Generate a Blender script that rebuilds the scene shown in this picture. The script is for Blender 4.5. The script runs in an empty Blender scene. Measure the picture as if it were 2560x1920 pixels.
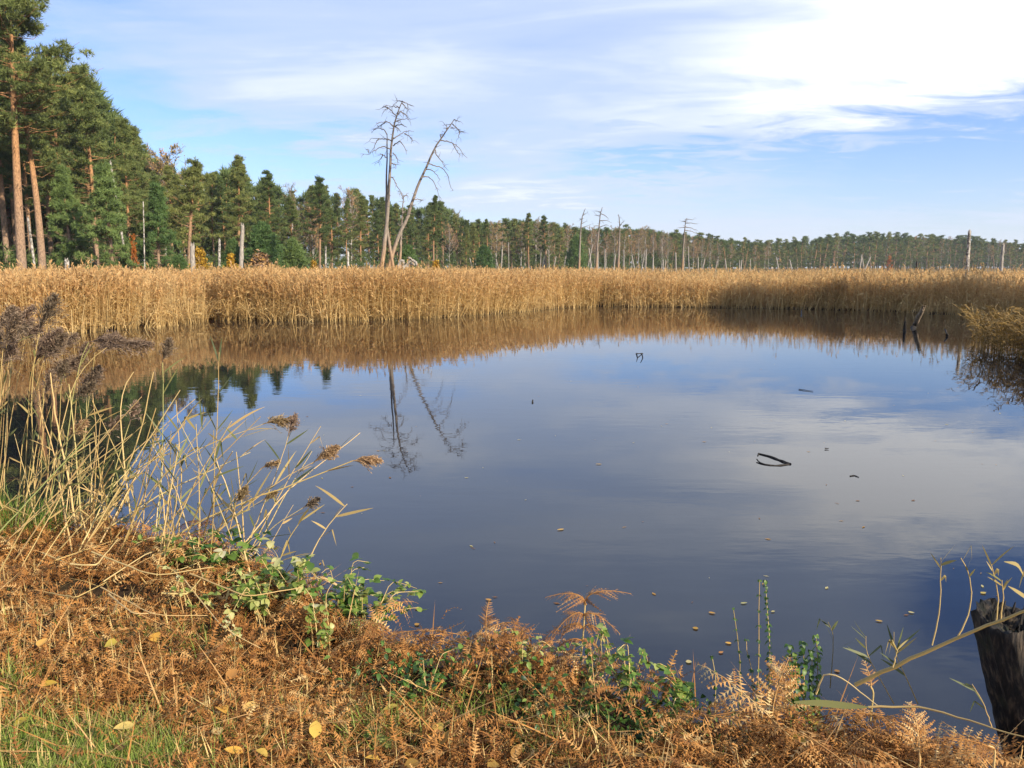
import bpy, math, random
import numpy as np
R = math.radians
rng = np.random.default_rng(7)
random.seed(7)
scene = bpy.context.scene
COL = scene.collection

# ------------------------------------------------------------------ camera
H_EYE = 2.2
F_PX = 1934.0
PITCH = R(8.6)
cam_data = bpy.data.cameras.new('camera')
cam = bpy.data.objects.new('camera', cam_data)
COL.objects.link(cam)
cam.location = (0, 0, H_EYE)
cam.rotation_euler = (R(90) - PITCH, 0, 0)
cam_data.sensor_width = 36.0
cam_data.lens = 36.0 * F_PX / 2560.0
cam_data.clip_start = 0.05
cam_data.clip_end = 6000
scene.camera = cam

def ray(px, py):
    a = (px - 1280.0) / F_PX
    b = (960.0 - py) / F_PX
    c, s = math.cos(PITCH), math.sin(PITCH)
    return np.array([a, c + b * s, -s + b * c])

def G(px, py, z=0.0):
    d = ray(px, py)
    return np.array([0, 0, H_EYE]) + d * ((z - H_EYE) / d[2])

def D(px, py, depth):
    d = ray(px, py)
    return np.array([0, 0, H_EYE]) + d * (depth / d[1])

def azel(px, py):
    d = ray(px, py)
    d = d / np.linalg.norm(d)
    return math.atan2(d[0], d[1]), math.asin(d[2])

# ------------------------------------------------------------------ sky, sun, exposure
SUN_AZ, SUN_EL = R(131), R(27)
world = bpy.data.worlds.new('World')
scene.world = world
world.use_nodes = True
wn, wl = world.node_tree.nodes, world.node_tree.links
wn.clear()

def wmath(op, a, b=None, c=None, clamp=False):
    n = wn.new('ShaderNodeMath'); n.operation = op; n.use_clamp = clamp
    for i, v in enumerate((a, b, c)):
        if v is None: continue
        if isinstance(v, (int, float)): n.inputs[i].default_value = v
        else: wl.new(v, n.inputs[i])
    return n.outputs[0]

sky = wn.new('ShaderNodeTexSky'); sky.sky_type = 'NISHITA'
sky.sun_disc = False; sky.sun_elevation = SUN_EL; sky.sun_rotation = SUN_AZ
sky.air_density = 1.0; sky.dust_density = 0.6; sky.ozone_density = 1.6
tc = wn.new('ShaderNodeTexCoord')
sep = wn.new('ShaderNodeSeparateXYZ'); wl.new(tc.outputs['Generated'], sep.inputs[0])
X, Y, Z = sep.outputs
az0 = wmath('ARCTAN2', X, Y)
el0 = wmath('ARCSINE', Z)
# cloud sheet coordinates
zz = wmath('ADD', wmath('MAXIMUM', Z, 0.0), 0.10)
cmb = wn.new('ShaderNodeCombineXYZ')
wl.new(wmath('DIVIDE', X, zz), cmb.inputs[0]); wl.new(wmath('DIVIDE', Y, zz), cmb.inputs[1])
def wnoise(scale, rot, loc, stretch, detail=6, rough=0.55, dist=0.0):
    mp = wn.new('ShaderNodeMapping'); wl.new(cmb.outputs[0], mp.inputs[0])
    mp.inputs['Rotation'].default_value = (0, 0, rot)
    mp.inputs['Location'].default_value = loc
    mp.inputs['Scale'].default_value = stretch
    nz = wn.new('ShaderNodeTexNoise'); wl.new(mp.outputs[0], nz.inputs['Vector'])
    nz.inputs['Scale'].default_value = scale; nz.inputs['Detail'].default_value = detail
    nz.inputs['Roughness'].default_value = rough; nz.inputs['Distortion'].default_value = dist
    return nz.outputs[0]
n_big = wnoise(0.55, R(20), (3, 1, 0), (1, 1.5, 1), 5, 0.55, 0.4)
n_str = wnoise(1.1, R(18), (0, 7, 0), (0.7, 1.5, 1), 7, 0.55, 0.9)
n_fine = wnoise(3.0, R(15), (2, 2, 0), (0.8, 1.3, 1), 6, 0.6, 0.6)
wa = wmath('MULTIPLY', wmath('SUBTRACT', n_str, 0.5), 0.34)
we = wmath('MULTIPLY', wmath('SUBTRACT', n_fine, 0.5), 0.16)
azw = wmath('ADD', az0, wa)
elw = wmath('ADD', el0, we)
def above(px, py):
    """azimuth and height of the sky that the pond mirrors in this direction"""
    a, e = azel(px, py); return a, -e
def blob(a, e, sx, sy, amp):
    if abs(a) > 3.5 or abs(e) > 3.5: a, e = azel(a, e)
    da = wmath('DIVIDE', wmath('SUBTRACT', azw, a), sx / F_PX)
    de = wmath('DIVIDE', wmath('SUBTRACT', elw, e), sy / F_PX)
    q = wmath('ADD', wmath('MULTIPLY', da, da), wmath('MULTIPLY', de, de))
    g = wmath('POWER', 2.71828, wmath('MULTIPLY', q, -1.0))
    return wmath('MULTIPLY', g, amp)
def wsum(items):
    s = items[0]
    for i in items[1:]: s = wmath('ADD', s, i)
    return s
dens = wsum([
    wmath('MULTIPLY', wmath('SUBTRACT', n_big, 0.5), 1.3), 0.20,
    wmath('MULTIPLY', wmath('SUBTRACT', n_str, 0.5), 1.0),
    wmath('MULTIPLY', wmath('SUBTRACT', n_fine, 0.5), 0.28),
    blob(2380, 70, 300, 190, 0.78), blob(1300, 170, 900, 250, 0.20), blob(1750, 120, 260, 150, -.18),
    blob(1340, 405, 220, 60, 0.40), blob(1800, 455, 450, 35, 0.40), blob(1900, 345, 330, 45, 0.35),
    blob(2450, 385, 520, 95, -1.35), blob(1580, 398, 210, 40, -0.8),
    blob(640, 400, 420, 70, -0.85), blob(180, 230, 260, 150, -0.45), blob(2600, 480, 900, 45, -0.12),
    blob(900, 330, 330, 60, 0.15),
    # overhead, seen only mirrored in the pond
    blob(*above(2500, 1500), 230, 160, -1.3), blob(*above(1500, 1500), 1000, 330, 0.12), blob(*above(2200, 1220), 420, 120, 0.75), blob(*above(1150, 1480), 700, 220, -0.12),
])
cl = wn.new('ShaderNodeMapRange'); cl.interpolation_type = 'SMOOTHSTEP'
wl.new(dens, cl.inputs[0]); cl.inputs[1].default_value = -0.55; cl.inputs[2].default_value = 0.55
cover = cl.outputs[0]
# pale haze of the horizon
hz = wmath('POWER', wmath('SUBTRACT', 1.0, wmath('MULTIPLY', wmath('MAXIMUM', Z, 0.0), 1.0), clamp=True), 13.0)
core = wn.new('ShaderNodeMapRange'); wl.new(dens, core.inputs[0])
core.inputs[1].default_value = 0.34; core.inputs[2].default_value = 1.20
ccol = wn.new('ShaderNodeMixRGB'); wl.new(core.outputs[0], ccol.inputs[0])
ccol.inputs[1].default_value = (0.445, 0.53, 0.70, 1); ccol.inputs[2].default_value = (0.90, 0.90, 0.91, 1)
SKY_CLOUD = 1.0
bg_sky = wn.new('ShaderNodeBackground'); tintn = wn.new('ShaderNodeMixRGB'); tintn.blend_type = 'MULTIPLY'; tintn.inputs[0].default_value = 1.0
wl.new(sky.outputs[0], tintn.inputs[1]); tintn.inputs[2].default_value = (0.60, 0.76, 1.14, 1)
wl.new(tintn.outputs[0], bg_sky.inputs[0]); bg_sky.inputs[1].default_value = 0.125
bg_cl = wn.new('ShaderNodeBackground'); wl.new(ccol.outputs[0], bg_cl.inputs[0]); bg_cl.inputs[1].default_value = SKY_CLOUD
bg_hz = wn.new('ShaderNodeBackground'); bg_hz.inputs[0].default_value = (0.61, 0.635, 0.68, 1); bg_hz.inputs[1].default_value = 1.0
mx1 = wn.new('ShaderNodeMixShader'); wl.new(wmath('MULTIPLY', cover, 0.93), mx1.inputs[0])
wl.new(bg_sky.outputs[0], mx1.inputs[1]); wl.new(bg_cl.outputs[0], mx1.inputs[2])
mx2 = wn.new('ShaderNodeMixShader'); wl.new(wmath('MULTIPLY', hz, 0.85), mx2.inputs[0])
wl.new(mx1.outputs[0], mx2.inputs[1]); wl.new(bg_hz.outputs[0], mx2.inputs[2])
wo = wn.new('ShaderNodeOutputWorld'); wl.new(mx2.outputs[0], wo.inputs[0])

sl = bpy.data.lights.new('sun', 'SUN'); sl.energy = 5.0; sl.angle = R(0.5); sl.color = (1.0, 0.885, 0.72)
sun = bpy.data.objects.new('sun', sl); COL.objects.link(sun)
sun.location = (40, -20, 40)
sun.rotation_euler = (R(90) - SUN_EL, 0, R(180) - SUN_AZ)

scene.view_settings.view_transform = 'Standard'
scene.view_settings.look = 'None'
scene.view_settings.exposure = 0.57
scene.view_settings.gamma = 1.0
scene.cycles.use_denoising = True
scene.cycles.max_bounces = 6
scene.cycles.diffuse_bounces = 3
scene.cycles.glossy_bounces = 3
scene.cycles.transmission_bounces = 2
scene.cycles.caustics_reflective = False
scene.cycles.caustics_refractive = False

# ------------------------------------------------------------------ helpers
def unit(v):
    v = np.asarray(v, float)
    return v / max(np.linalg.norm(v), 1e-9)

class MB:
    """collects vertices and polygons for ONE mesh object"""
    def __init__(self):
        self.V, self.T, self.F, self.M, self.n = [], [], [], [], 0
    def add(self, V, F, tint=0.5, mat=0):
        V = np.asarray(V, float).reshape(-1, 3); F = np.asarray(F, int)
        t = np.full(len(V), tint, float) if np.isscalar(tint) else np.asarray(tint, float)
        self.V.append(V); self.T.append(t); self.F.append(F + self.n); self.M.append(np.full(len(F), mat, int))
        self.n += len(V)
        return self
    def tube(self, P, rad, k=6, tint=0.5, mat=0, cap=True):
        P = np.asarray(P, float); n = len(P)
        rad = np.broadcast_to(np.asarray(rad, float), (n,))
        tan = np.gradient(P, axis=0)
        tan /= np.maximum(np.linalg.norm(tan, axis=1, keepdims=True), 1e-9)
        ref = np.array([0, 0, 1.0]) if abs(tan[:, 2].mean()) < 0.8 else np.array([0, 1.0, 0])
        a = np.cross(tan, ref); a /= np.maximum(np.linalg.norm(a, axis=1, keepdims=True), 1e-9)
        b = np.cross(tan, a)
        th = np.arange(k) * 2 * math.pi / k
        V = P[:, None] + rad[:, None, None] * (np.cos(th)[None, :, None] * a[:, None] + np.sin(th)[None, :, None] * b[:, None])
        i = np.arange(n - 1)[:, None] * k; j = np.arange(k)[None, :]; j2 = (j + 1) % k
        Fq = np.stack([i + j, i + j2, i + k + j2, i + k + j], -1).reshape(-1, 4)
        self.add(V.reshape(-1, 3), Fq, tint, mat)
        if cap and rad[-1] > 0.002:
            top = V[-1]; c = top.mean(0)
            self.add(np.vstack([top, c]), [[q, (q + 1) % k, k] for q in range(k)], tint, mat)
        return self
    def ribbon(self, P, w, side, tint=0.5, mat=0, fold=0.0):
        P = np.asarray(P, float); n = len(P)
        w = np.broadcast_to(np.asarray(w, float), (n,))[:, None]
        side = np.asarray(side, float); side = np.broadcast_to(side / np.maximum(np.linalg.norm(side, axis=-1, keepdims=True), 1e-9), (n, 3))
        V = np.concatenate([P - side * w / 2, P + side * w / 2])
        F = [[i, i + 1, n + i + 1, n + i] for i in range(n - 1)]
        return self.add(V, F, tint, mat)
    def inst(self, proto, Ms, Ts, tints=None, mat=None):
        """many transformed copies of a small shape inside this one mesh"""
        V, F, t = proto[:3]
        n = len(Ts)
        W = np.einsum('nij,vj->nvi', Ms, V) + Ts[:, None, :]
        FF = F[None] + (np.arange(n) * len(V))[:, None, None]
        tt = np.broadcast_to(t, (n, len(V)))
        if tints is not None: tt = np.clip(tt + np.asarray(tints)[:, None], 0, 1)
        self.add(W.reshape(-1, 3), FF.reshape(-1, F.shape[1]), tt.reshape(-1), 0 if mat is None else mat)
        return self
    def data(self, name):
        V = np.concatenate(self.V); T = np.concatenate(self.T)
        me = bpy.data.meshes.new(name)
        me.vertices.add(len(V)); 
        sizes = np.concatenate([np.full(len(f), f.shape[1], int) for f in self.F])
        loops = np.concatenate([f.reshape(-1) for f in self.F])
        mats = np.concatenate(self.M)
        me.loops.add(len(loops)); me.polygons.add(len(sizes))
        me.vertices.foreach_set('co', V.astype(np.float32).reshape(-1))
        me.loops.foreach_set('vertex_index', loops.astype(np.int32))
        starts = np.concatenate([[0], np.cumsum(sizes)[:-1]])
        me.polygons.foreach_set('loop_start', starts.astype(np.int32))
        me.polygons.foreach_set('material_index', mats.astype(np.int32))
        at = me.attributes.new('tint', 'FLOAT', 'POINT')
        at.data.foreach_set('value', T.astype(np.float32))
        me.update(calc_edges=True)
        return me
    def build(self, name, mat, parent=None, smooth=False):
        if parent is not None:
            off = np.array(parent.location)
            self.V = [v - off for v in self.V]
        me = self.data(name)
        for m in (mat if isinstance(mat, (list, tuple)) else [mat]): me.materials.append(m)
        if smooth: me.polygons.foreach_set('use_smooth', np.ones(len(me.polygons), bool))
        o = bpy.data.objects.new(name, me); COL.objects.link(o)
        if parent is not None: o.parent = parent
        return o
    def proto(self):
        """merged arrays, quads only (triangles are doubled up)"""
        V = np.concatenate(self.V); T = np.concatenate(self.T)
        F = np.concatenate([f if f.shape[1] == 4 else np.concatenate([f, f[:, 2:3]], 1) for f in self.F])
        return V, F, T

def tag(o, label=None, cat=None, group=None, kind=None):
    if label: o['label'] = label
    if cat: o['category'] = cat
    if group: o['group'] = group
    if kind: o['kind'] = kind
    return o
def thing(name, label, cat, loc=(0, 0, 0), group=None):
    o = bpy.data.objects.new(name, None); COL.objects.link(o)
    o.location = tuple(float(v) for v in loc); o.empty_display_size = 0.1
    return tag(o, label, cat, group)
def copy_tree(root, loc, rz, sc, label=None, group=None):
    r = root.copy(); COL.objects.link(r)
    r.location = tuple(float(v) for v in loc); r.rotation_euler = (0, 0, rz); r.scale = sc
    if label: r['label'] = label
    if group: r['group'] = group
    for ch in root.children:
        c = ch.copy(); COL.objects.link(c); c.parent = r
    return r
def smooth_path(P, n, jit=0.0, r=None):
    P = np.asarray(P, float)
    s = np.concatenate([[0], np.cumsum(np.linalg.norm(np.diff(P, axis=0), axis=1))])
    u = np.linspace(0, s[-1], n)
    Q = np.stack([np.interp(u, s, P[:, i]) for i in range(3)], 1)
    for _ in range(1):
        Q[1:-1] = 0.25 * Q[:-2] + 0.5 * Q[1:-1] + 0.25 * Q[2:]
    if jit: Q[1:-1] += (r or rng).normal(0, jit, (n - 2, 3))
    return Q
def rotm(yaw, pitch=None, roll=None):
    yaw = np.atleast_1d(yaw).astype(float); n = len(yaw)
    pitch = np.zeros(n) if pitch is None else np.broadcast_to(pitch, (n,))
    roll = np.zeros(n) if roll is None else np.broadcast_to(roll, (n,))
    def m(ax, a):
        c, s = np.cos(a), np.sin(a); M = np.zeros((n, 3, 3)); M[:, 0, 0] = M[:, 1, 1] = M[:, 2, 2] = 1
        i, j = {'x': (1, 2), 'y': (2, 0), 'z': (0, 1)}[ax]
        M[:, i, i] = c; M[:, j, j] = c; M[:, i, j] = -s; M[:, j, i] = s
        return M
    return m('z', yaw) @ m('y', pitch) @ m('x', roll)
_tab = rng.random((64, 64))
def vnoise(x, y):
    x = np.asarray(x, float); y = np.asarray(y, float)
    i = np.floor(x).astype(int); j = np.floor(y).astype(int); u = x - i; v = y - j
    u = u * u * (3 - 2 * u); v = v * v * (3 - 2 * v)
    g = lambda a, b: _tab[a % 64, b % 64]
    return (g(i, j) * (1 - u) + g(i + 1, j) * u) * (1 - v) + (g(i, j + 1) * (1 - u) + g(i + 1, j + 1) * u) * v

# ------------------------------------------------------------------ materials
def nmat(name):
    m = bpy.data.materials.new(name); m.use_nodes = True
    n = m.node_tree.nodes; n.clear()
    return m, n, m.node_tree.links
def ramp(n, stops, interp='LINEAR'):
    r = n.new('ShaderNodeValToRGB'); cr = r.color_ramp; cr.interpolation = interp
    while len(cr.elements) > 1: cr.elements.remove(cr.elements[-1])
    cr.elements[0].position = stops[0][0]; cr.elements[0].color = (*stops[0][1], 1)
    for p, c in stops[1:]:
        e = cr.elements.new(p); e.color = (*c, 1)
    return r
def leafy(name, stops, trans=0.3, rough=0.65, vary=0.25, hue=0.03, spec=0.25):
    """leaf material: the tint attribute picks the leaf's own colour"""
    m, n, l = nmat(name)
    at = n.new('ShaderNodeAttribute'); at.attribute_name = 'tint'
    rp = ramp(n, stops); l.new(at.outputs['Fac'], rp.inputs[0])
    oi = n.new('ShaderNodeObjectInfo')
    hs = n.new('ShaderNodeHueSaturation'); l.new(rp.outputs[0], hs.inputs['Color'])
    mr = n.new('ShaderNodeMapRange'); l.new(oi.outputs['Random'], mr.inputs[0])
    mr.inputs[3].default_value = 1 - vary; mr.inputs[4].default_value = 1 + vary; l.new(mr.outputs[0], hs.inputs['Value'])
    mh = n.new('ShaderNodeMapRange'); l.new(oi.outputs['Random'], mh.inputs[0])
    mh.inputs[3].default_value = 0.5 + hue; mh.inputs[4].default_value = 0.5 - hue; l.new(mh.outputs[0], hs.inputs['Hue'])
    p = n.new('ShaderNodeBsdfPrincipled'); l.new(hs.outputs[0], p.inputs['Base Color'])
    p.inputs['Roughness'].default_value = rough; p.inputs['Specular IOR Level'].default_value = spec
    o = n.new('ShaderNodeOutputMaterial')
    if trans > 0:
        t = n.new('ShaderNodeBsdfTranslucent'); l.new(hs.outputs[0], t.inputs[0])
        mx = n.new('ShaderNodeMixShader'); mx.inputs[0].default_value = trans
        l.new(p.outputs[0], mx.inputs[1]); l.new(t.outputs[0], mx.inputs[2]); l.new(mx.outputs[0], o.inputs[0])
    else: l.new(p.outputs[0], o.inputs[0])
    return m
def bark(name, c1, c2, scale=6.0, stretch=(4, 4, 0.6), rough=0.9, bump=0.6, zstops=None, zmax=1.0, contrast=(0.35, 0.65)):
    m, n, l = nmat(name)
    tcn = n.new('ShaderNodeTexCoord'); mp = n.new('ShaderNodeMapping'); l.new(tcn.outputs['Object'], mp.inputs[0])
    mp.inputs['Scale'].default_value = stretch
    nz = n.new('ShaderNodeTexNoise'); l.new(mp.outputs[0], nz.inputs['Vector'])
    nz.inputs['Scale'].default_value = scale; nz.inputs['Detail'].default_value = 6; nz.inputs['Roughness'].default_value = 0.65
    rp = ramp(n, [(contrast[0], c1), (contrast[1], c2)]); l.new(nz.outputs[0], rp.inputs[0])
    colr = rp.outputs[0]
    if zstops:
        sp = n.new('ShaderNodeSeparateXYZ'); l.new(tcn.outputs['Object'], sp.inputs[0])
        dv = n.new('ShaderNodeMath'); dv.operation = 'DIVIDE'; l.new(sp.outputs[2], dv.inputs[0]); dv.inputs[1].default_value = zmax
        zr = ramp(n, zstops); l.new(dv.outputs[0], zr.inputs[0])
        mu = n.new('ShaderNodeMixRGB'); mu.blend_type = 'MULTIPLY'; mu.inputs[0].default_value = 1.0
        l.new(zr.outputs[0], mu.inputs[1]); l.new(colr, mu.inputs[2]); colr = mu.outputs[0]
    p = n.new('ShaderNodeBsdfPrincipled'); l.new(colr, p.inputs['Base Color']); p.inputs['Roughness'].default_value = rough
    p.inputs['Specular IOR Level'].default_value = 0.2
    if bump:
        b = n.new('ShaderNodeBump'); b.inputs['Strength'].default_value = bump; b.inputs['Distance'].default_value = 0.03
        l.new(nz.outputs[0], b.inputs['Height']); l.new(b.outputs[0], p.inputs['Normal'])
    o = n.new('ShaderNodeOutputMaterial'); l.new(p.outputs[0], o.inputs[0])
    return m

M_NEEDLE = leafy('pine_needles', [(0, (0.06, 0.085, 0.028)), (0.5, (0.165, 0.205, 0.058)), (0.85, (0.28, 0.31, 0.09)), (1, (0.30, 0.22, 0.07))], 0.25, 0.6, 0.25, 0.025)
M_YOUNG = leafy('young_needles', [(0, (0.05, 0.095, 0.03)), (0.6, (0.15, 0.24, 0.07)), (1, (0.24, 0.32, 0.10))], 0.25, 0.6, 0.2, 0.02)
M_PBARK = bark('pine_bark', (0.35, 0.35, 0.35), (1.0, 1.0, 1.0), 5.0, (3, 3, 1.2), zstops=[(0.0, (0.36, 0.265, 0.19)), (0.3, (0.44, 0.28, 0.17)), (0.55, (0.54, 0.29, 0.13)), (1, (0.48, 0.25, 0.11))], zmax=18)
M_TWIG = leafy('bare_twigs', [(0, (0.17, 0.115, 0.075)), (0.5, (0.30, 0.21, 0.13)), (0.75, (0.46, 0.30, 0.10)), (1, (0.52, 0.34, 0.08))], 0.1, 0.8, 0.25, 0.015)
M_BBARK = bark('birch_bark', (0.09, 0.075, 0.06), (0.50, 0.46, 0.40), 3.0, (2, 2, 1.5), contrast=(0.40, 0.56))
M_DEAD = bark('dead_wood', (0.16, 0.125, 0.095), (0.42, 0.36, 0.29), 4.0, (5, 5, 0.5), zstops=[(0.0, (1.35, 0.95, 0.55)), (0.16, (1.25, 0.9, 0.6)), (0.34, (.92, .9, .88)), (1, (0.50, 0.49, 0.50))], zmax=14)  # height tint paints in the warm lit foot and the silhouetted tops
M_GREYWOOD = bark('grey_wood', (0.14, 0.115, 0.09), (0.50, 0.45, 0.38), 5.0, (5, 5, 0.5))
M_DARKWOOD = bark('wet_dark_wood', (0.012, 0.010, 0.008), (0.05, 0.04, 0.03), 12.0, (3, 3, 1), rough=0.6)
M_REED = leafy('dry_reed', [(0, (0.38, 0.245, 0.095)), (0.4, (0.67, 0.465, 0.19)), (0.7, (0.78, 0.58, 0.275)), (0.82, (0.70, 0.46, 0.20)), (1, (0.54, 0.32, 0.13))], 0.42, 0.6, 0.0, 0.0)
M_REEDR = leafy('shaded_yellowing_reed', [(0, (0.09, 0.06, 0.018)), (0.5, (0.25, 0.155, 0.04)), (1, (0.42, 0.26, 0.075))], 0.25, 0.6, 0.0, 0.0)  # yellow brown, with the shade on the clump darkened into the colour
M_STRAW = leafy('straw_stem', [(0, (0.28, 0.17, 0.06)), (0.5, (0.56, 0.385, 0.145)), (0.8, (0.68, 0.50, 0.215)), (1, (0.36, 0.38, 0.13))], 0.1, 0.5, 0.12, 0.01)
M_BLADE = leafy('reed_blade', [(0, (0.10, 0.12, 0.05)), (0.35, (0.20, 0.21, 0.07)), (0.6, (0.40, 0.285, 0.10)), (1, (0.58, 0.41, 0.16))], 0.35, 0.5, 0.15, 0.01)
M_PLUME_SHADED = leafy('shaded_dark_plume', [(0, (0.095, 0.062, 0.042)), (0.5, (0.21, 0.145, 0.095)), (1, (0.36, 0.265, 0.175))], 0.2, 0.8, 0.2, 0.01)  # plume colour darkened for reeds in shade; the tan copy is lit
M_PLUME_LIT = leafy('lit_tan_plume', [(0, (0.20, 0.12, 0.06)), (0.5, (0.38, 0.25, 0.12)), (1, (0.56, 0.40, 0.22))], 0.3, 0.8, 0.2, 0.01)  # the same plume in its sunlit tone
M_FERN = leafy('dead_bracken', [(0, (0.09, 0.036, 0.010)), (0.35, (0.255, 0.108, 0.030)), (0.65, (0.445, 0.205, 0.052)), (0.88, (0.55, 0.33, 0.125)), (1, (0.62, 0.44, 0.19))], 0.12, 0.7, 0.0, 0.0)
M_GRASS = leafy('grass_blades', [(0, (0.07, 0.125, 0.018)), (0.5, (0.21, 0.30, 0.045)), (0.75, (0.38, 0.41, 0.09)), (1, (0.58, 0.46, 0.2))], 0.35, 0.5, 0.0, 0.0)
M_GREEN = leafy('green_leaves', [(0, (0.02, 0.05, 0.014)), (0.4, (0.095, 0.19, 0.032)), (0.65, (0.25, 0.33, 0.06)), (0.85, (0.50, 0.48, 0.17)), (1, (0.62, 0.58, 0.33))], 0.35, 0.45, 0.1, 0.01, 0.4)
M_YLEAF = leafy('fallen_leaves', [(0, (0.20, 0.085, 0.03)), (0.4, (0.44, 0.22, 0.06)), (0.7, (0.66, 0.42, 0.06)), (1, (0.62, 0.52, 0.22))], 0.3, 0.5, 0.2, 0.02)
M_YBUSH = leafy('yellow_leaves', [(0, (0.22, 0.13, 0.015)), (0.5, (0.46, 0.28, 0.025)), (1, (0.60, 0.40, 0.04))], 0.3, 0.6, 0.15, 0.015)
M_OBUSH = leafy('orange_leaves', [(0, (0.24, 0.07, 0.012)), (1, (0.52, 0.19, 0.03))], 0.3, 0.6, 0.15, 0.01)

# ground
def ground_mat():
    m, n, l = nmat('ground')
    tcn = n.new('ShaderNodeTexCoord')
    nz = n.new('ShaderNodeTexNoise'); l.new(tcn.outputs['Object'], nz.inputs['Vector']); nz.inputs['Scale'].default_value = 9; nz.inputs['Detail'].default_value = 9; nz.inputs['Roughness'].default_value = 0.7
    nb = n.new('ShaderNodeTexNoise'); l.new(tcn.outputs['Object'], nb.inputs['Vector']); nb.inputs['Scale'].default_value = 1.2; nb.inputs['Detail'].default_value = 4
    r1 = ramp(n, [(0.3, (0.012, 0.008, 0.005)), (0.5, (0.045, 0.025, 0.012)), (0.7, (0.12, 0.065, 0.028))]); l.new(nz.outputs[0], r1.inputs[0])  # soil darkened so that gaps in the litter read as shade
    r2 = ramp(n, [(0.4, (0.030, 0.019, 0.010)), (0.62, (0.04, 0.035, 0.014))]); l.new(nb.outputs[0], r2.inputs[0])
    mx = n.new('ShaderNodeMixRGB'); mx.inputs[0].default_value = 0.4; l.new(r1.outputs[0], mx.inputs[1]); l.new(r2.outputs[0], mx.inputs[2])
    p = n.new('ShaderNodeBsdfPrincipled'); l.new(mx.outputs[0], p.inputs['Base Color']); p.inputs['Roughness'].default_value = 0.95
    p.inputs['Specular IOR Level'].default_value = 0.15
    b = n.new('ShaderNodeBump'); b.inputs['Strength'].default_value = 0.8; b.inputs['Distance'].default_value = 0.03; l.new(nz.outputs[0], b.inputs['Height']); l.new(b.outputs[0], p.inputs['Normal'])
    o = n.new('ShaderNodeOutputMaterial'); l.new(p.outputs[0], o.inputs[0])
    return m
def water_mat():
    m, n, l = nmat('pond_water')
    tcn = n.new('ShaderNodeTexCoord')
    def nz(scale, st, detail=3):
        mp = n.new('ShaderNodeMapping'); l.new(tcn.outputs['Object'], mp.inputs[0]); mp.inputs['Scale'].default_value = st
        q = n.new('ShaderNodeTexNoise'); l.new(mp.outputs[0], q.inputs['Vector']); q.inputs['Scale'].default_value = scale; q.inputs['Detail'].default_value = detail
        return q.outputs[0]
    rip = nz(3.2, (0.5, 1.3, 1), 3)
    swell = nz(0.6, (0.5, 1.2, 1), 2)
    patch = nz(0.16, (0.6, 1.6, 1), 2)
    pr = n.new('ShaderNodeMapRange'); l.new(patch, pr.inputs[0]); pr.inputs[1].default_value = 0.42; pr.inputs[2].default_value = 0.66; pr.inputs[3].default_value = 0.25; pr.inputs[4].default_value = 1.0
    b1 = n.new('ShaderNodeBump'); b1.inputs['Distance'].default_value = 0.0022; l.new(rip, b1.inputs['Height']); l.new(pr.outputs[0], b1.inputs['Strength'])
    b2 = n.new('ShaderNodeBump'); b2.inputs['Distance'].default_value = 0.0010; b2.inputs['Strength'].default_value = 0.6; l.new(swell, b2.inputs['Height']); l.new(b1.outputs[0], b2.inputs['Normal'])
    p = n.new('ShaderNodeBsdfPrincipled'); p.inputs['Base Color'].default_value = (0.008, 0.009, 0.012, 1)
    p.inputs['Roughness'].default_value = 0.004; p.inputs['IOR'].default_value = 1.64
    l.new(b2.outputs[0], p.inputs['Normal'])
    o = n.new('ShaderNodeOutputMaterial'); l.new(p.outputs[0], o.inputs[0])
    return m

# ------------------------------------------------------------------ terrain and water
EDGE_PX = [(-700, 1250), (-300, 1262), (0, 1285), (300, 1325), (600, 1400), (800, 1490), (900, 1560), (1050, 1630), (1200, 1655), (1450, 1680), (1650, 1755), (1900, 1800), (2150, 1840), (2400, 1900), (2560, 1960), (2900, 2080)]
EDGE = np.array([G(a, b, 0.5)[:2] for a, b in EDGE_PX])
def y_edge(x): return np.interp(x, EDGE[:, 0], EDGE[:, 1])
REED_PX = [(-900, 872), (-400, 858), (0, 846), (230, 830), (410, 815), (455, 797), (480, 792), (560, 800), (820, 803), (1080, 796), (1250, 783), (1330, 777), (1420, 770), (1500, 766), (1700, 768), (1950, 772), (2150, 777), (2450, 790), (2560, 790)]
SHORE = np.array([G(a, b, 0.0)[:2] for a, b in REED_PX] + [np.array(q) for q in ((27.0, 33.0), (30.0, 24.0), (34.0, 15.0), (44.0, 8.0))])
def y_shore(x): return np.interp(x, SHORE[:, 0], SHORE[:, 1])
def ground_z(x, y):
    x = np.asarray(x, float); y = np.asarray(y, float)
    s = y - y_edge(x)
    top = 0.50 + 0.035 * np.clip(-s, 0, 2.5) + 0.10 * (vnoise(x * 1.3 + 9, y * 1.3) - 0.5) + 0.05 * (vnoise(x * 5, y * 5) - 0.5)
    t = np.clip((s + 0.12) / 0.62, 0, 1); t = t * t * (3 - 2 * t)
    zb = top * (1 - t) + (-0.6) * t
    q = np.clip((y - y_shore(x) + 0.6) / 1.0, 0, 1)
    far = -0.6 * (1 - q) + (0.05 + 0.05 * vnoise(x * 0.5, y * 0.5)) * q
    z = np.where(y < 0.5 * (y_edge(x) + y_shore(x)), zb, far)
    side = np.clip((np.abs(x) - 58) / 6, 0, 1)
    return np.where(side > 0, z * (1 - side) + 0.15 * side, z)
gx = np.concatenate([[-1200, -600, -300, -150, -100, -80, -70], np.arange(-64, -9, 1.5), np.arange(-8.6, 4.6, 0.09), np.arange(5, 64, 1.5), [70, 80, 100, 150, 300, 600, 1200]])
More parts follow.
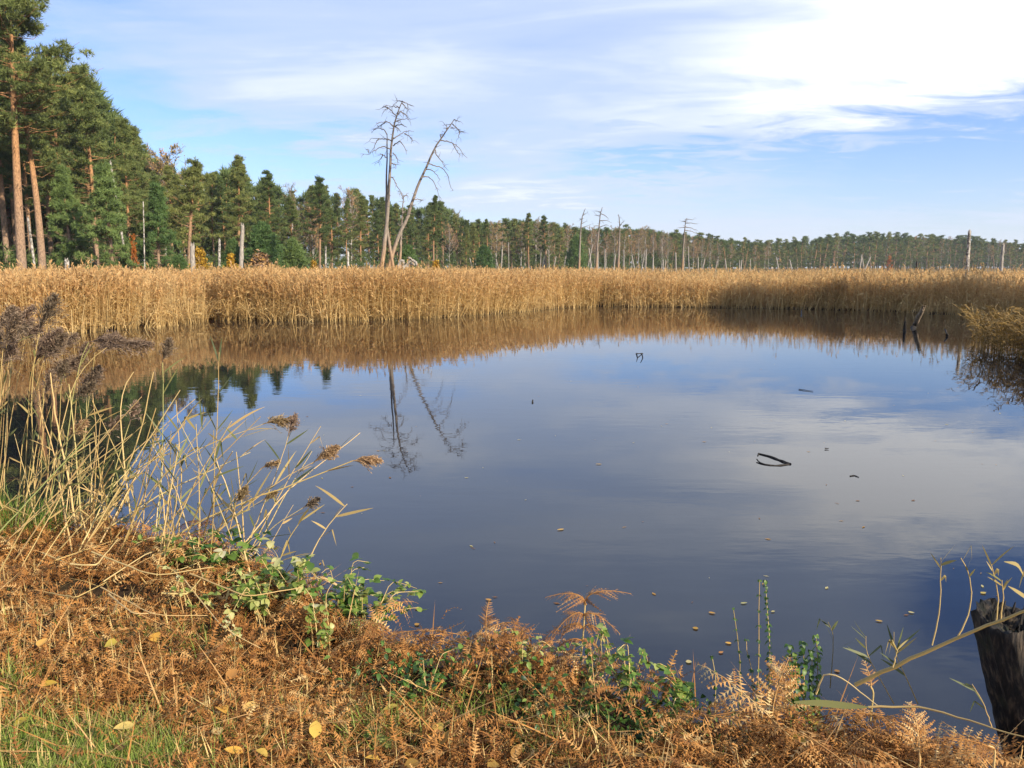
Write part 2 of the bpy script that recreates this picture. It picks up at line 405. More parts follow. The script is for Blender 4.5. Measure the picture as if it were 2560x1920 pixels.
gy = np.concatenate([[-400, -200, -60, -20, -8, -3, 0], np.arange(0.6, 7.6, 0.08), np.arange(8, 26, 1.0), np.arange(26, 50, 0.4), [52, 56, 62, 70, 80, 95, 120, 160, 230, 350, 600, 1200]])
XX, YY = np.meshgrid(gx, gy)
gm = MB()
nx, ny = len(gx), len(gy)
ii, jj = np.meshgrid(np.arange(nx - 1), np.arange(ny - 1))
base = (jj * nx + ii).reshape(-1)
gm.add(np.stack([XX, YY, ground_z(XX, YY)], -1).reshape(-1, 3), np.stack([base, base + 1, base + nx + 1, base + nx], 1))
ground = tag(gm.build('ground', ground_mat(), None, True), 'dark soil of the pond bank and marsh under the plants', 'ground', kind='structure')
wm = MB()
wm.add([(-63, 1.0, 0), (63, 1.0, 0), (63, 52, 0), (-63, 52, 0)], [[0, 1, 2, 3]])
water = tag(wm.build('water', water_mat()), 'still dark pond mirroring the cloudy sky', 'water', kind='structure')

# ------------------------------------------------------------------ far reed bed (nobody could count it)
def diamond_field(P0, dirv, length, width, side, sag):
    """one four-sided blade per row"""
    mid = P0 + dirv * (length * 0.45)[:, None]
    tip = P0 + dirv * length[:, None]; tip[:, 2] -= sag
    w = side * (width * 0.5)[:, None]
    return np.stack([P0, mid - w, tip, mid + w], 1)
def reed_field(mb, x, y, h, r, lean=0.10, nleaf=4, wst=0.014, plume=1.0, z0=None, leafw=0.026, stalkt=(0.28, 0.72)):
    n = len(x)
    z = ground_z(x, y) if z0 is None else np.full(n, z0)
    z = np.maximum(z, -0.15)
    la = 9 * vnoise(x * .22 + 3, y * .22) + r.normal(0, 1.1, n); lm = np.abs(r.normal(0, lean, n)) + .12 * np.clip(vnoise(x * .35 + 8, y * .35 + 2) - .45, 0, 1)
    B = np.stack([x, y, z], 1)
    top = B + np.stack([np.cos(la) * lm * h + 0.05 * h, np.sin(la) * lm * h, h * np.sqrt(np.maximum(1 - lm ** 2, .2))], 1)
    mid = B * 0.45 + top * 0.55 + np.stack([-np.cos(la) * lm * h * 0.18, -np.sin(la) * lm * h * 0.18, np.zeros(n)], 1)
    yaw = r.uniform(0, math.pi, n); sd = np.stack([np.cos(yaw), np.sin(yaw), np.zeros(n)], 1)
    w = wst * r.uniform(0.7, 1.4, n)
    t = np.clip(r.uniform(*stalkt, n) + .5 * (vnoise(x * .6 + 1, y * .6) - .5), .02, .76)
    V = np.stack([B - sd * w[:, None], B + sd * w[:, None], mid - sd * w[:, None] * .8, mid + sd * w[:, None] * .8, top - sd * w[:, None] * .4, top + sd * w[:, None] * .4], 1)
    F = (np.array([[0, 1, 3, 2], [2, 3, 5, 4]])[None] + (np.arange(n) * 6)[:, None, None]).reshape(-1, 4)
    mb.add(V.reshape(-1, 3), F, np.repeat(t, 6))
    q4 = np.array([0, 1, 2, 3])
    for k in range(nleaf):
        u = r.uniform(0.25, 0.98, n)[:, None]
        P = np.where(u < .55, B + (mid - B) * (u / .55), mid + (top - mid) * ((u - .55) / .45))
        a = r.uniform(0, 2 * math.pi, n); up = r.uniform(-0.2, 1.1, n)
        d = np.stack([np.cos(a), np.sin(a), up], 1); d /= np.linalg.norm(d, axis=1, keepdims=True)
        s = np.stack([-np.sin(a), np.cos(a), r.normal(0, .5, n)], 1)
        L = r.uniform(0.18, 0.42, n)
        V = diamond_field(P, d, L, r.uniform(.7, 1.3, n) * leafw, s, L * r.uniform(0.1, 0.6, n))
        mb.add(V.reshape(-1, 3), q4[None] + (np.arange(n) * 4)[:, None], np.repeat(np.clip(t + r.normal(0, .12, n), 0, 0.78), 4))
    pl = r.random(n) < plume
    m = pl.sum()
    if m:
        a = la[pl] + r.normal(0, .8, m)
        for k in range(4):
            P = top[pl] - np.array([0, 0, .05]) * k + r.normal(0, .012, (m, 3))
            d = np.stack([np.cos(a) * .45, np.sin(a) * .45, r.uniform(.4, 1.1, m)], 1) + r.normal(0, .16, (m, 3))
            d /= np.linalg.norm(d, axis=1, keepdims=True)
            aa = r.uniform(0, math.pi, m); s = np.stack([np.cos(aa), np.sin(aa), r.normal(0, .3, m)], 1)
            L = r.uniform(.13, .26, m)
            V = diamond_field(P, d, L, r.uniform(.03, .06, m), s, L * r.uniform(.05, .35, m))
            mb.add(V.reshape(-1, 3), q4[None] + (np.arange(m) * 4)[:, None], np.repeat(r.uniform(.8, 1, m), 4))
FOREST_PX = [-900, -400, 0, 200, 400, 600, 800, 1000, 1200, 1400, 1600, 1800, 2000, 2200, 2400, 2600, 3000]
FOREST_D = [54, 55, 60, 68, 82, 98, 118, 140, 165, 195, 230, 275, 330, 370, 400, 420, 440]
def forest_d(px): return float(np.interp(px, FOREST_PX, FOREST_D))
def reed_points(n, px0, px1, scale, r, off0=0.0):
    px = r.uniform(px0, px1, n)
    off = off0 - scale * np.log(r.random(n))
    a = (px - 1280) / F_PX
    # intersect the view ray's ground track with the shore, then go deeper
    d = np.full(n, 35.0)
    for _ in range(12): d = 0.5 * d + 0.5 * y_shore(a * d)
    fd = np.interp(px, FOREST_PX, FOREST_D) - 4
    d2 = d + off
    bad = d2 > fd
    d2 = np.where(bad, d + (fd - d) * r.random(n), d2)
    return a * d2, d2
rr = np.random.default_rng(11)
def thin(x, y): return np.clip((x / y * F_PX + 1280 - 1350) / 350, 0, 1)      # the belt is lower and looser towards the right
rb = MB()
x, y = reed_points(15000, -700, 2900, 0.9, rr)
y = y + 0.35 * (vnoise(x * 1.1, x * 0 + 3) - .5) * 2 * 0.5
h = rr.normal(1.46, .26, len(x)) + .42 * (vnoise(x * .45 + 5, y * .45) - .5); h = np.where(rr.random(len(x)) < .16, h + .22, h - .36 * thin(x, y)); reed_field(rb, x, y, h, rr, 0.08, 9, .008, leafw=.020)
x, y = reed_points(22000, -700, 2900, 4.5, rr, 0.9); h = rr.normal(1.66, .17, len(x)) + .36 * (vnoise(x * .45 + 5, y * .45) - .5); h = np.where(rr.random(len(x)) < .12, h + .1, h - .38 * thin(x, y)); reed_field(rb, x, y, h, rr, 0.07, 5, .010)
x, y = reed_points(13000, -700, 2900, 26.0, rr, 6); h = rr.normal(1.80, .10, len(x)) + .22 * (vnoise(x * .3 + 5, y * .3) - .5) - .16 * thin(x, y) * (y < 75); reed_field(rb, x, y, h, rr, 0.05, 2, 0.02)
# slumped stems leaning out over the water
x, y = reed_points(1500, -700, 2900, 0.15, rr, -0.35); reed_field(rb, x, y, rr.uniform(.25, 1.1, len(x)), rr, 0.42, 4, z0=0.0, plume=.15)
x, y = reed_points(500, 380, 560, 0.3, rr, -0.5); reed_field(rb, x, y, rr.uniform(.35, 1.1, len(x)), rr, 0.5, 6, z0=0.0, plume=.15)
tag(rb.build('reed_bed', M_REED), 'broad belt of dry golden reeds with brown plumes across the pond', 'reeds', kind='stuff')

# nearer clump of yellowing reeds at the right edge of the pond
rc = MB(); rr = np.random.default_rng(12)
for i in range(620):
    px = 2425 + 360 * rr.random() ** 0.7
    dep = np.interp(px, [2360, 2450, 2560, 2750], [22, 20.5, 18.0, 15.0]) + rr.uniform(0, 3.5)
    bx = (px - 1280) / F_PX * dep; b = np.array([bx, dep, -.02])
    hh = rr.uniform(.75, 1.3); a = rr.uniform(0, 2 * math.pi) if rr.random() < .55 else rr.normal(math.pi * 1.1, .8)
    ln = rr.uniform(.15, .75); dv = np.array([math.cos(a), math.sin(a), 0]) * ln * hh
    P = np.array([b + dv * u ** 2 + np.array([0, 0, hh * (u - .22 * ln * u * u)]) for u in np.linspace(0, 1, 6)])
    t = rr.uniform(.3, .8)
    rc.ribbon(P, np.linspace(.016, .008, 6), [math.sin(a) + .2, -math.cos(a), .3], t)
    for k in range(11):
        u = rr.uniform(.1, 1); p = b + dv * u ** 2 + np.array([0, 0, hh * (u - .22 * ln * u * u)])
        aa = a + rr.normal(0, 1.3); L = rr.uniform(.16, .36)
        d = np.array([math.cos(aa), math.sin(aa), rr.uniform(.1, .9)]); sd = np.array([-math.sin(aa), math.cos(aa), rr.normal(0, .4)])
        q = np.array([p, p + d * L * .5, p + d * L + np.array([0, 0, -L * .35])])
        rc.ribbon(q, [.012, .030, .003], sd, np.clip(t + rr.normal(0, .15), 0, 1))
tag(rc.build('reed_clump', M_REEDR), 'bushy yellow brown reeds overhanging the water at the right edge', 'reeds', kind='stuff')

# ------------------------------------------------------------------ trees
def needles(mb, C, Dv, size, K, r, tint, mat=0, wf=0.16):
    n = len(C)
    d = Dv[:, None, :] * 0.75 + r.normal(0, .62, (n, K, 3)); d /= np.linalg.norm(d, axis=2, keepdims=True)
    s = np.cross(d, r.normal(0, 1, (n, K, 3))); s /= np.maximum(np.linalg.norm(s, axis=2, keepdims=True), 1e-6)
    L = size[:, None, None] * r.uniform(.65, 1.15, (n, K, 1))
    c = C[:, None, :] + d * L * .05
    V = np.stack([c - s * L * wf / 2, c + s * L * wf / 2, c + d * L], 2).reshape(-1, 3)
    F = np.arange(len(V)).reshape(-1, 3)
    mb.add(V, F, np.repeat(tint, K * 3), mat)
def pine_geo(seed, H=18.0, cb=0.42, Rc=2.6, nb=64, pads=3, per=10, K=11, bend=0.6, tr=0.22, tuft=0.34, low=0.0, merged=False, top_shape=0.7, tilt=(0, 0)):
    r = np.random.default_rng(seed)
    tm, cm = MB(), MB()
    if merged: cm = tm
    z = np.linspace(0, 1, 12)
    ph = r.uniform(0, 6.28, 2)
    ax = np.stack([bend * np.sin(z * 2.6 + ph[0]) * z + tilt[0] * z * H, bend * np.sin(z * 2.2 + ph[1]) * z + tilt[1] * z * H, z * H], 1)
    tm.tube(ax, tr * (1 - z) ** 0.75 + 0.03, 8, .5, 0)
    A = lambda t: np.array([np.interp(t, z, ax[:, i]) for i in range(3)])
    C, Dv, S, T = [], [], [], []
    for b in range(nb):
        t = cb + (1 - cb) * ((b + r.random()) / nb) ** 0.9
        u = (t - cb) / (1 - cb)
        prof = (.62 + .38 * math.sin(math.pi * min(1, u * 1.5))) * (1 - u ** 2.6) if top_shape > .5 else (1 - u) ** .75
        L = Rc * max(.16, prof) * r.uniform(.5, 1.2)
        if u < .18 and r.random() < .35: L *= .6
        a = r.uniform(0, 6.283) if b % 4 else b * 2.4
        p0 = A(t)
        rise = r.uniform(-.10, .35) + .5 * u
        e = p0 + np.array([math.cos(a) * L, math.sin(a) * L, L * rise])
        m = p0 * .5 + e * .5 + np.array([0, 0, -L * .10 if rise > .1 else L * .08]) + r.normal(0, L * .05, 3)
        tm.tube([p0, m, e], [max(.012, tr * .24 * (1 - u) + .015), .02, .008], 4, .5, 0, False)
        for k in range(pads):
            q = r.uniform(.45, 1.05)
            c = p0 * (1 - q) + e * q + np.array([r.normal(0, .22 * L), r.normal(0, .22 * L), r.normal(.05, .10)]) * min(1, q)
            if k and q > .5:
                tm.tube([p0 * .4 + e * .6, c], [.014, .006], 3, .5, 0, False)
            base_t = r.uniform(.25, .72) - (.06 if r.random() < .2 else 0)
            pr = r.uniform(.28, .55) * (0.65 + .12 * Rc)
            for _ in range(per):
                v = r.normal(0, 1, 3); v /= np.linalg.norm(v); v *= r.random() ** .4
                C.append(c + v * np.array([pr, pr, pr * .5])); 
                Dv.append(unit(v * .6 + np.array([math.cos(a) * .4, math.sin(a) * .4, .8])))
                S.append(tuft * r.uniform(.75, 1.25)); T.append(np.clip(base_t + r.normal(0, .12), 0, .9))
    # leader shoots
    for _ in range(14):
        C.append(A(1) + r.normal(0, .25, 3) + np.array([0, 0, -.2])); Dv.append(np.array([0, 0, 1.0])); S.append(tuft); T.append(.5)
    # dead stubs below the crown
    for _ in range(16):
        t = r.uniform(min(.15, cb * .5), cb); a = r.uniform(0, 6.283); L = r.uniform(.3, 1.3); p0 = A(t)
        tm.tube([p0, p0 + np.array([math.cos(a) * L * .6, math.sin(a) * L * .6, L * .1]), p0 + np.array([math.cos(a) * L, math.sin(a) * L, -L * .15])], [.03, .018, .006], 3, .5, 0, False)
    needles(cm, np.array(C), np.array(Dv), np.array(S), K, r, np.array(T), 1 if merged else 0)
    return tm, cm, H
def birch_geo(seed, H=15.0, nl=26, sub=7, fine=6, tr=0.13, leaf=0.0, merged=True, spread=.35, cb=.35, twigw=.022, multi=False):
    r = np.random.default_rng(seed); tm = MB(); cm = tm if merged else MB()
    mi = 1 if merged else 0
    z = np.linspace(0, 1, 9); ph = r.uniform(0, 6.28, 2)
    ax = np.stack([.35 * np.sin(z * 3 + ph[0]) * z, .35 * np.sin(z * 2.5 + ph[1]) * z, z * H], 1)
    tm.tube(ax, tr * (1 - z) ** .8 + .015, 6, .5, 0)
    A = lambda t: np.array([np.interp(t, z, ax[:, i]) for i in range(3)])
    TW = []
    for b in range(nl):
        t = cb + (1 - cb) * (b + r.random()) / nl * .97; a = r.uniform(0, 6.283); p0 = A(t)
        L = H * spread * r.uniform(.5, 1.0) * (1.1 - t * .75)
        d = unit([math.cos(a), math.sin(a), r.uniform(.7, 1.7)])
        e = p0 + d * L; m = p0 * .5 + e * .5 + np.array([math.cos(a), math.sin(a), -.3]) * L * .10
        tm.tube([p0, m, e], [tr * .36 * (1 - t) + .022, .022, .010], 4, .5, 0, False)
        for s in range(sub):
            q = r.uniform(.3, 1); p1 = p0 * (1 - q) + e * q
            d1 = unit(d + r.normal(0, .6, 3) + [0, 0, .2]); L1 = L * r.uniform(.2, .5)
            e1 = p1 + d1 * L1
            TW.append((p1, e1, twigw * 1.3))
            for f in range(fine):
                qq = r.uniform(.2, 1); p2 = p1 * (1 - qq) + e1 * qq
                d2 = unit(d1 + r.normal(0, .7, 3)); TW.append((p2, p2 + d2 * L1 * r.uniform(.25, .7), twigw))
    P0 = np.array([a for a, _, _ in TW]); P1 = np.array([b for _, b, _ in TW]); W = np.array([w for _, _, w in TW])
    d = P1 - P0; s = np.cross(d, r.normal(0, 1, d.shape)); s /= np.maximum(np.linalg.norm(s, axis=1, keepdims=True), 1e-6)
    w = s * W[:, None] * .5
    V = np.stack([P0 - w, P0 + w, P1 + w * .4, P1 - w * .4], 1).reshape(-1, 3)
    cm.add(V, np.arange(len(V)).reshape(-1, 4), np.repeat(r.uniform(0, .6, len(P0)), 4), mi)
    if leaf > 0:
        k = int(len(P1) * leaf); idx = r.choice(len(P1), k)
        C = P0[idx] + d[idx] * r.random((k, 1)) + r.normal(0, .06, (k, 3))
        u = r.normal(0, 1, (k, 3)); u /= np.linalg.norm(u, axis=1, keepdims=True); v = np.cross(u, r.normal(0, 1, (k, 3))); v /= np.maximum(np.linalg.norm(v, axis=1, keepdims=True), 1e-6)
        sz = r.uniform(.06, .13, (k, 1))
        V = np.stack([C - u * sz, C - v * sz * .6, C + u * sz, C + v * sz * .6], 1).reshape(-1, 3)
        cm.add(V, np.arange(len(V)).reshape(-1, 4), np.repeat(r.uniform(.65, 1, k), 4), mi)
    return tm, cm, H
def bush_geo(seed, H, Rb, n, size, stemm=True, kind='needle'):
    r = np.random.default_rng(seed); tm, cm = MB(), MB()
    C, Dv, S, T = [], [], [], []
    for i in range(n):
        t = r.random() ** .8; a = r.uniform(0, 6.283)
        rad = Rb * (1 - t) ** .6 * (.55 + .45 * r.random()) * (0.8 + .35 * math.sin(3 * a + seed) * math.sin(9 * t + seed))
        c = np.array([math.cos(a) * rad, math.sin(a) * rad, H * t * .97])
        for k in range(7):
            C.append(c + r.normal(0, size * .55, 3)); Dv.append(unit([math.cos(a) * .7, math.sin(a) * .7, .9])); S.append(size * r.uniform(.7, 1.2)); T.append(np.clip(r.normal(.5, .2), 0, 1))
        if i % 9 == 0: tm.tube([(0, 0, max(.05, c[2] * .7)), c * .97], [.02, .006], 3, .5, 0, False)
    tm.tube([(0, 0, -.1), (0, 0, H * .9)], [.06, .015], 6, .5)
    if kind == 'needle': needles(cm, np.array(C), np.array(Dv), np.array(S), 9, r, np.array(T))
    else:
        C = np.array(C); k = len(C)
        C = np.repeat(C, 3, 0) + r.normal(0, size * .4, (3 * k, 3)); k = len(C)
        u = r.normal(0, 1, (k, 3)); u /= np.linalg.norm(u, axis=1, keepdims=True); v = np.cross(u, r.normal(0, 1, (k, 3))); v /= np.maximum(np.linalg.norm(v, axis=1, keepdims=True), 1e-6)
        sz = size * r.uniform(.3, .6, (k, 1))
        V = np.stack([C - u * sz, C - v * sz * .6, C + u * sz, C + v * sz * .6], 1).reshape(-1, 3)
        cm.add(V, np.arange(len(V)).reshape(-1, 4), np.repeat(r.uniform(0, 1, k), 4))
    return tm, cm, H

class Kind:
    """a kind of tree: the first placing uses the prototype itself, later ones copy it part by part"""
    def __init__(self, name, cat, geo, tmat, cmat, single=False):
        tm, cm, self.H = geo; self.used = False; self.single = single
        if single:
            self.root = tm.build(name, [tmat, cmat]); tag(self.root, 'tree', cat)
        else:
            self.root = thing(name, 'tree', cat)
            tm.build('trunk', tmat, self.root, True); cm.build('crown', cmat, self.root)
    def put(self, px, depth, top_py, label, group=None, wid=1.0, rz=None, r=random, z=0.05):
        loc = D(px, 668, depth); loc[2] = z
        Ht = D(px, top_py, depth)[2] - z
        s = Ht / self.H
        rz = r.uniform(0, 6.283) if rz is None else rz
        if not self.used:
            o = self.root; self.used = True
            o.location = tuple(loc); o.rotation_euler = (0, 0, rz); o.scale = (s * wid, s * wid, s)
            o['label'] = label
            if group: o['group'] = group
        else:
            o = copy_tree(self.root, loc, rz, (s * wid, s * wid, s), label, group)
            if not group and 'group' in o: del o['group']
        return o

PINES = [Kind('pine_tree', 'pine tree', pine_geo(100 + i, 17 + i, cb=[.34, .42, .26, .46, .20][i], Rc=[2.9, 2.7, 3.1, 2.6, 3.2][i], nb=[70, 62, 78, 58, 84][i], per=17, K=9, tuft=.29, pads=4), M_PBARK, M_NEEDLE) for i in range(5)]
FARP = [Kind('pine_tree', 'pine tree', pine_geo(150 + i, 15, cb=[.16, .28, .08, .22, .12][i], Rc=[3.8, 3.4, 4.3, 3.0, 4.0][i], nb=[40, 34, 46, 30, 44][i], pads=2, per=9, K=8, tuft=.5, merged=True, tr=.13, bend=1.0), M_PBARK, M_NEEDLE, True) for i in range(5)]
BARE = [Kind('bare_birch', 'birch tree', birch_geo(200 + i, 15, nl=34, sub=8, fine=7, twigw=.04, tr=.16, leaf=[.05, .3, .15, .6][i], merged=True, spread=[.34, .4, .3, .36][i], cb=[.3, .38, .45, .3][i]), M_BBARK, M_TWIG, True) for i in range(4)]
YOUNG = [Kind('young_pine', 'young pine', bush_geo(300 + i, 5.5, 2.3, 420, .30), M_PBARK, M_YOUNG) for i in range(2)]

TOP_PX = [-900, -300, -60, 20, 100, 140, 190, 240, 290, 340, 390, 440, 500, 545, 595, 640, 672, 720, 760, 800, 835, 870, 905, 950, 1000, 1060, 1090, 1130, 1165, 1250, 1320, 1365, 1410, 1500, 1600, 1700, 1750, 1810, 1900, 2000, 2060, 2100, 2200, 2300, 2400, 2500, 2600, 3000]
TOP_PY = [60, 0, -60, 40, 190, 190, 195, 200, 290, 320, 400, 420, 430, 440, 420, 475, 450, 490, 485, 465, 500, 475, 485, 500, 520, 520, 510, 520, 560, 556, 552, 556, 570, 572, 572, 585, 592, 598, 606, 602, 594, 590, 590, 594, 598, 606, 612, 620]
def top_py(px): return float(np.interp(px, TOP_PX, TOP_PY))

# trees that stand out
TALL = Kind('pine_tree', 'pine tree', pine_geo(21, 21.5, cb=.52, Rc=5.2, nb=74, pads=5, per=15, K=12, bend=.12, tr=.31, tuft=.34, tilt=(.045, 0)), M_PBARK, M_NEEDLE)
TALL.put(52, 57, -75, 'tallest pine with straight orange trunk at the left edge of the forest', rz=0.0)
TALL2 = Kind('pine_tree', 'pine tree', pine_geo(22, 18.5, cb=.52, Rc=3.0, nb=60, pads=4, per=12, K=12, bend=.55, tr=.28, tuft=.30, tilt=(.0, 0)), M_PBARK, M_NEEDLE)
TALL2.put(104, 60, 110, 'tall pine with curved trunk just right of the tallest pine', rz=0.0)
PINES[2].put(240, 70, 178, 'pine whose ragged crown makes the peak right of the tall trunks', rz=.5)
PINES[4].put(325, 78, 300, 'broad pine stepping down behind the bright green bushy pine', rz=1.5)
PINES[0].put(598, 96, 398, 'pine with a tall narrow crown directly behind the grey snag', rz=1.0, wid=.95)
PINES[2].put(676, 102, 432, 'cone shaped dense pine right of the narrow crowned pine', rz=2.2, wid=.95)
PINES[1].put(800, 118, 448, 'pine with yellowish top standing above its neighbours left of the dead pines', rz=.2)
PINES[3].put(1085, 135, 492, 'pine with open crown right of the leaning dead pine', rz=3.2)
PINES[1].put(1365, 175, 542, 'pine with long orange trunk in the middle of the bare wood', rz=4)
PINES[3].put(1322, 175, 536, 'thin ragged pine top left of the orange trunked pine in the bare wood', rz=1)
LEANP = Kind('pine_tree', 'pine tree', pine_geo(23, 13, cb=.38, Rc=2.7, nb=60, pads=3, per=12, K=11, bend=.3, tr=.24, tilt=(.11, 0)), M_PBARK, M_NEEDLE)
LEANP.put(468, 75, 412, 'pine with leaning orange trunk above the broken stub', rz=0.0, wid=1.0)
BUSHY = Kind('pine_tree', 'pine tree', pine_geo(24, 10.5, cb=.10, Rc=2.9, nb=84, pads=3, per=13, K=11, bend=.3, tr=.2, top_shape=.2, tuft=.36), M_PBARK, M_YOUNG)
BUSHY.put(280, 62, 425, 'bushy bright green pine with branches nearly to the reeds', rz=1.0, wid=.9)
BUSHY.put(398, 72, 470, 'bushy olive pine branched to the reeds right of the orange leaved shrub', rz=3.0, wid=.85)
BUSHY.put(180, 66, 430, 'shaded bushy pine behind the white birch stub at left', rz=5.0, wid=.8)
YOUNG[0].put(660, 78, 560, 'rounded blue green young pine right of the grey snag', wid=1.1, rz=.3)
YOUNG[1].put(735, 82, 600, 'low blue green young pine right of the rounded one', wid=1.15, rz=2)
YOUNG[0].put(585, 80, 600, 'blue green young pine behind the grey snag', wid=.9, rz=3)
YOUNG[1].put(1020, 95, 615, 'young pine behind the uprooted stump', wid=1.2, rz=1)
YOUNG[0].put(1210, 140, 615, 'young green pine left of the white dead stems', wid=1.2, rz=4)
YOUNG[1].put(1440, 170, 590, 'bright green young pine in front of the bare wood', wid=.95, rz=5)
YOUNG[0].put(450, 66, 640, 'small blue green young pine left of the broken stub', wid=1.2, rz=2)

# the ranks of the forest edge
GROUPS = [(450, 'left', 'green pine of the tall left forest behind the front trunks', 'pines of the tall left forest'),
          (900, 'mid', 'dark green pine in the forest between leaning orange trunk and dead pines', 'pines left of the dead pines'),
          (1170, 'dead', 'green pine standing behind the two dead pines', 'pines behind the dead pines'),
          (1800, 'wood', 'dark pine standing among the bare birches of the middle wood', 'pines of the middle wood'),
          (99999, 'far', 'distant green pine of the far wood at right', 'pines of the far right wood')]
BGROUPS = [(900, 'bare birch crown showing between the left forest pines', 'bare birches of the left forest'),
           (1400, 'bare pale birch right of the dead pines', 'bare birches right of the dead pines'),
           (1800, 'bare rusty birch of the middle wood', 'bare birches of the middle wood'),
           (99999, 'distant bare birch of the far wood at right', 'bare birches of the far right wood')]
rt = random.Random(5)
def rank(px0, px1, step_m, back, drop, pbare, jit=.35):
    px = px0
    while px < px1:
        d = forest_d(px) + back * (1 + forest_d(px) / 160) + rt.uniform(-3, 3)
        ty = top_py(px) - 8 + drop * rt.random() * (60 / d) ** .55
        ty = min(ty, 636)
        pb = pbare(px)
        if rt.random() < pb:
            g = next(q for q in BGROUPS if px < q[0]); rt.choice(BARE).put(px, d, ty + 4, g[1], g[2], wid=rt.uniform(.8, 1.05), r=rt)
        else:
            g = next(q for q in GROUPS if px < q[0])
            (rt.choice(PINES) if px < 1250 else rt.choice(FARP)).put(px, d, ty, g[2], g[3], wid=(rt.uniform(.85, 1.15) if px < 1250 else rt.uniform(1.0, 1.7)) * (1.0 if px > 450 else .95), r=rt)
        px += step_m * rt.uniform(1 - jit, 1 + jit) * F_PX / d
pb1 = lambda p: 0.04 if p < 700 else (.12 if p < 1120 else (.72 if p < 1800 else .22))
pb2 = lambda p: 0.05 if p < 700 else (.10 if p < 1120 else (.35 if p < 1800 else .15))
rank(-260, 1160, 3.2, 3, 90, pb1)
rank(-260, 1160, 3.3, 10, 34, pb2)
rank(-260, 1160, 3.6, 19, 8, pb2)
rank(1165, 1820, 2.7, 0, 40, pb1)
rank(1165, 1820, 3.2, 8, 18, pb2)
rank(1825, 2640, 3.2, 0, 45, pb1, .7)
rank(1825, 2640, 3.4, 9, 20, pb2, .7)
BARE[3].put(432, 100, 372, 'tall bare birch with thin ochre leaves above the left forest', wid=1.0)
BARE[1].put(415, 104, 385, 'bare birch with grey twigs beside the tall ochre birch', wid=1.0)
BARE[0].put(735, 118, 474, 'bare birch crown between two dark pines left of the dead pines', wid=1.1)
# deep wood behind the ranks: reads as one dark mass
dw = MB(); rw = np.random.default_rng(31)
tmw, _, _ = pine_geo(170, 16, cb=.10, Rc=3.6, nb=30, pads=2, per=5, K=5, tuft=1.0, merged=True)
Vt = np.concatenate(tmw.V); Tt = np.concatenate(tmw.T); Ft = [(f, m[0]) for f, m in zip(tmw.F, tmw.M)]
for i in range(640):
    px = rw.uniform(-300, 2700) if i < 380 else rw.uniform(1150, 2700); d = forest_d(px) * rw.uniform(1.10, 1.36) + 14
    loc = D(px, 668, d); loc[2] = 0
    Ht = max(4, D(px, min(640, top_py(px) + 3 + 26 * rw.random() * (60 / d) ** .8), d)[2]); s = Ht / 16
    a = rw.uniform(0, 6.28); wd = s * (1.0 if px < 1150 else rw.uniform(1.2, 1.7)); c, sn = math.cos(a) * wd, math.sin(a) * wd
    W = np.stack([Vt[:, 0] * c - Vt[:, 1] * sn, Vt[:, 0] * sn + Vt[:, 1] * c, Vt[:, 2] * s], 1) + loc
    n0 = dw.n; dw.V.append(W); dw.T.append(Tt); dw.n += len(W)
    for f, m in Ft: dw.F.append(f + n0); dw.M.append(np.full(len(f), m))
tag(dw.build('deep_wood', [M_PBARK, M_NEEDLE]), 'dark depth of the wood behind the forest edge', 'wood', kind='stuff')
# brushwood at the foot of the forest
bw = MB(); n = 8500
px = rw.uniform(-250, 2700, n); d = np.interp(px, FOREST_PX, FOREST_D) + rw.uniform(-2, 14, n)
C = np.stack([(px - 1280) / F_PX * d, d, rw.random(n) ** 1.4 * (2.8 + 1.4 * vnoise(px * .02, px * 0) + np.clip((d - 100) / 60, 0, 2.0)) + .1], 1)
C = np.repeat(C, 3, 0) + rw.normal(0, .35, (3 * n, 3))
needles(bw, C, np.tile([0, 0, 1.0], (3 * n, 1)), rw.uniform(.3, .65, 3 * n), 7, rw, rw.uniform(.1, .75, 3 * n))
tag(bw.build('brushwood', M_NEEDLE), 'low green brushwood along the foot of the forest', 'undergrowth', kind='stuff')
# wood outside the right of the view: it shades the right end of the reeds
SHADE = []
for px_, top_ in [(1510, -2.2), (1610, -1.5), (1710, -1.1), (1790, -.9), (1960, -1.0), (2050, -.1), (2120, 1.6), (2190, 3), (2250, 4), (2310, 5), (2400, 6), (2500, 6)]:
    q_ = D(px_, 668, float(y_shore((px_ - 1280) / F_PX * 41))); L_ = 31 + 5 * rt.random()
    SHADE.append((q_[0] + math.sin(SUN_AZ) * L_, q_[1] + math.cos(SUN_AZ) * L_, top_ + L_ * math.tan(SUN_EL) / 1.0))
for k, (tx, ty_, hh) in enumerate(SHADE):
    o = copy_tree(PINES[k % 5].root, (tx, ty_, .1), k * 1.3, (hh / PINES[k % 5].H * .7,) * 2 + (hh / PINES[k % 5].H,), 'pine of the wood on the right shore of the pond', 'pines of the right shore')

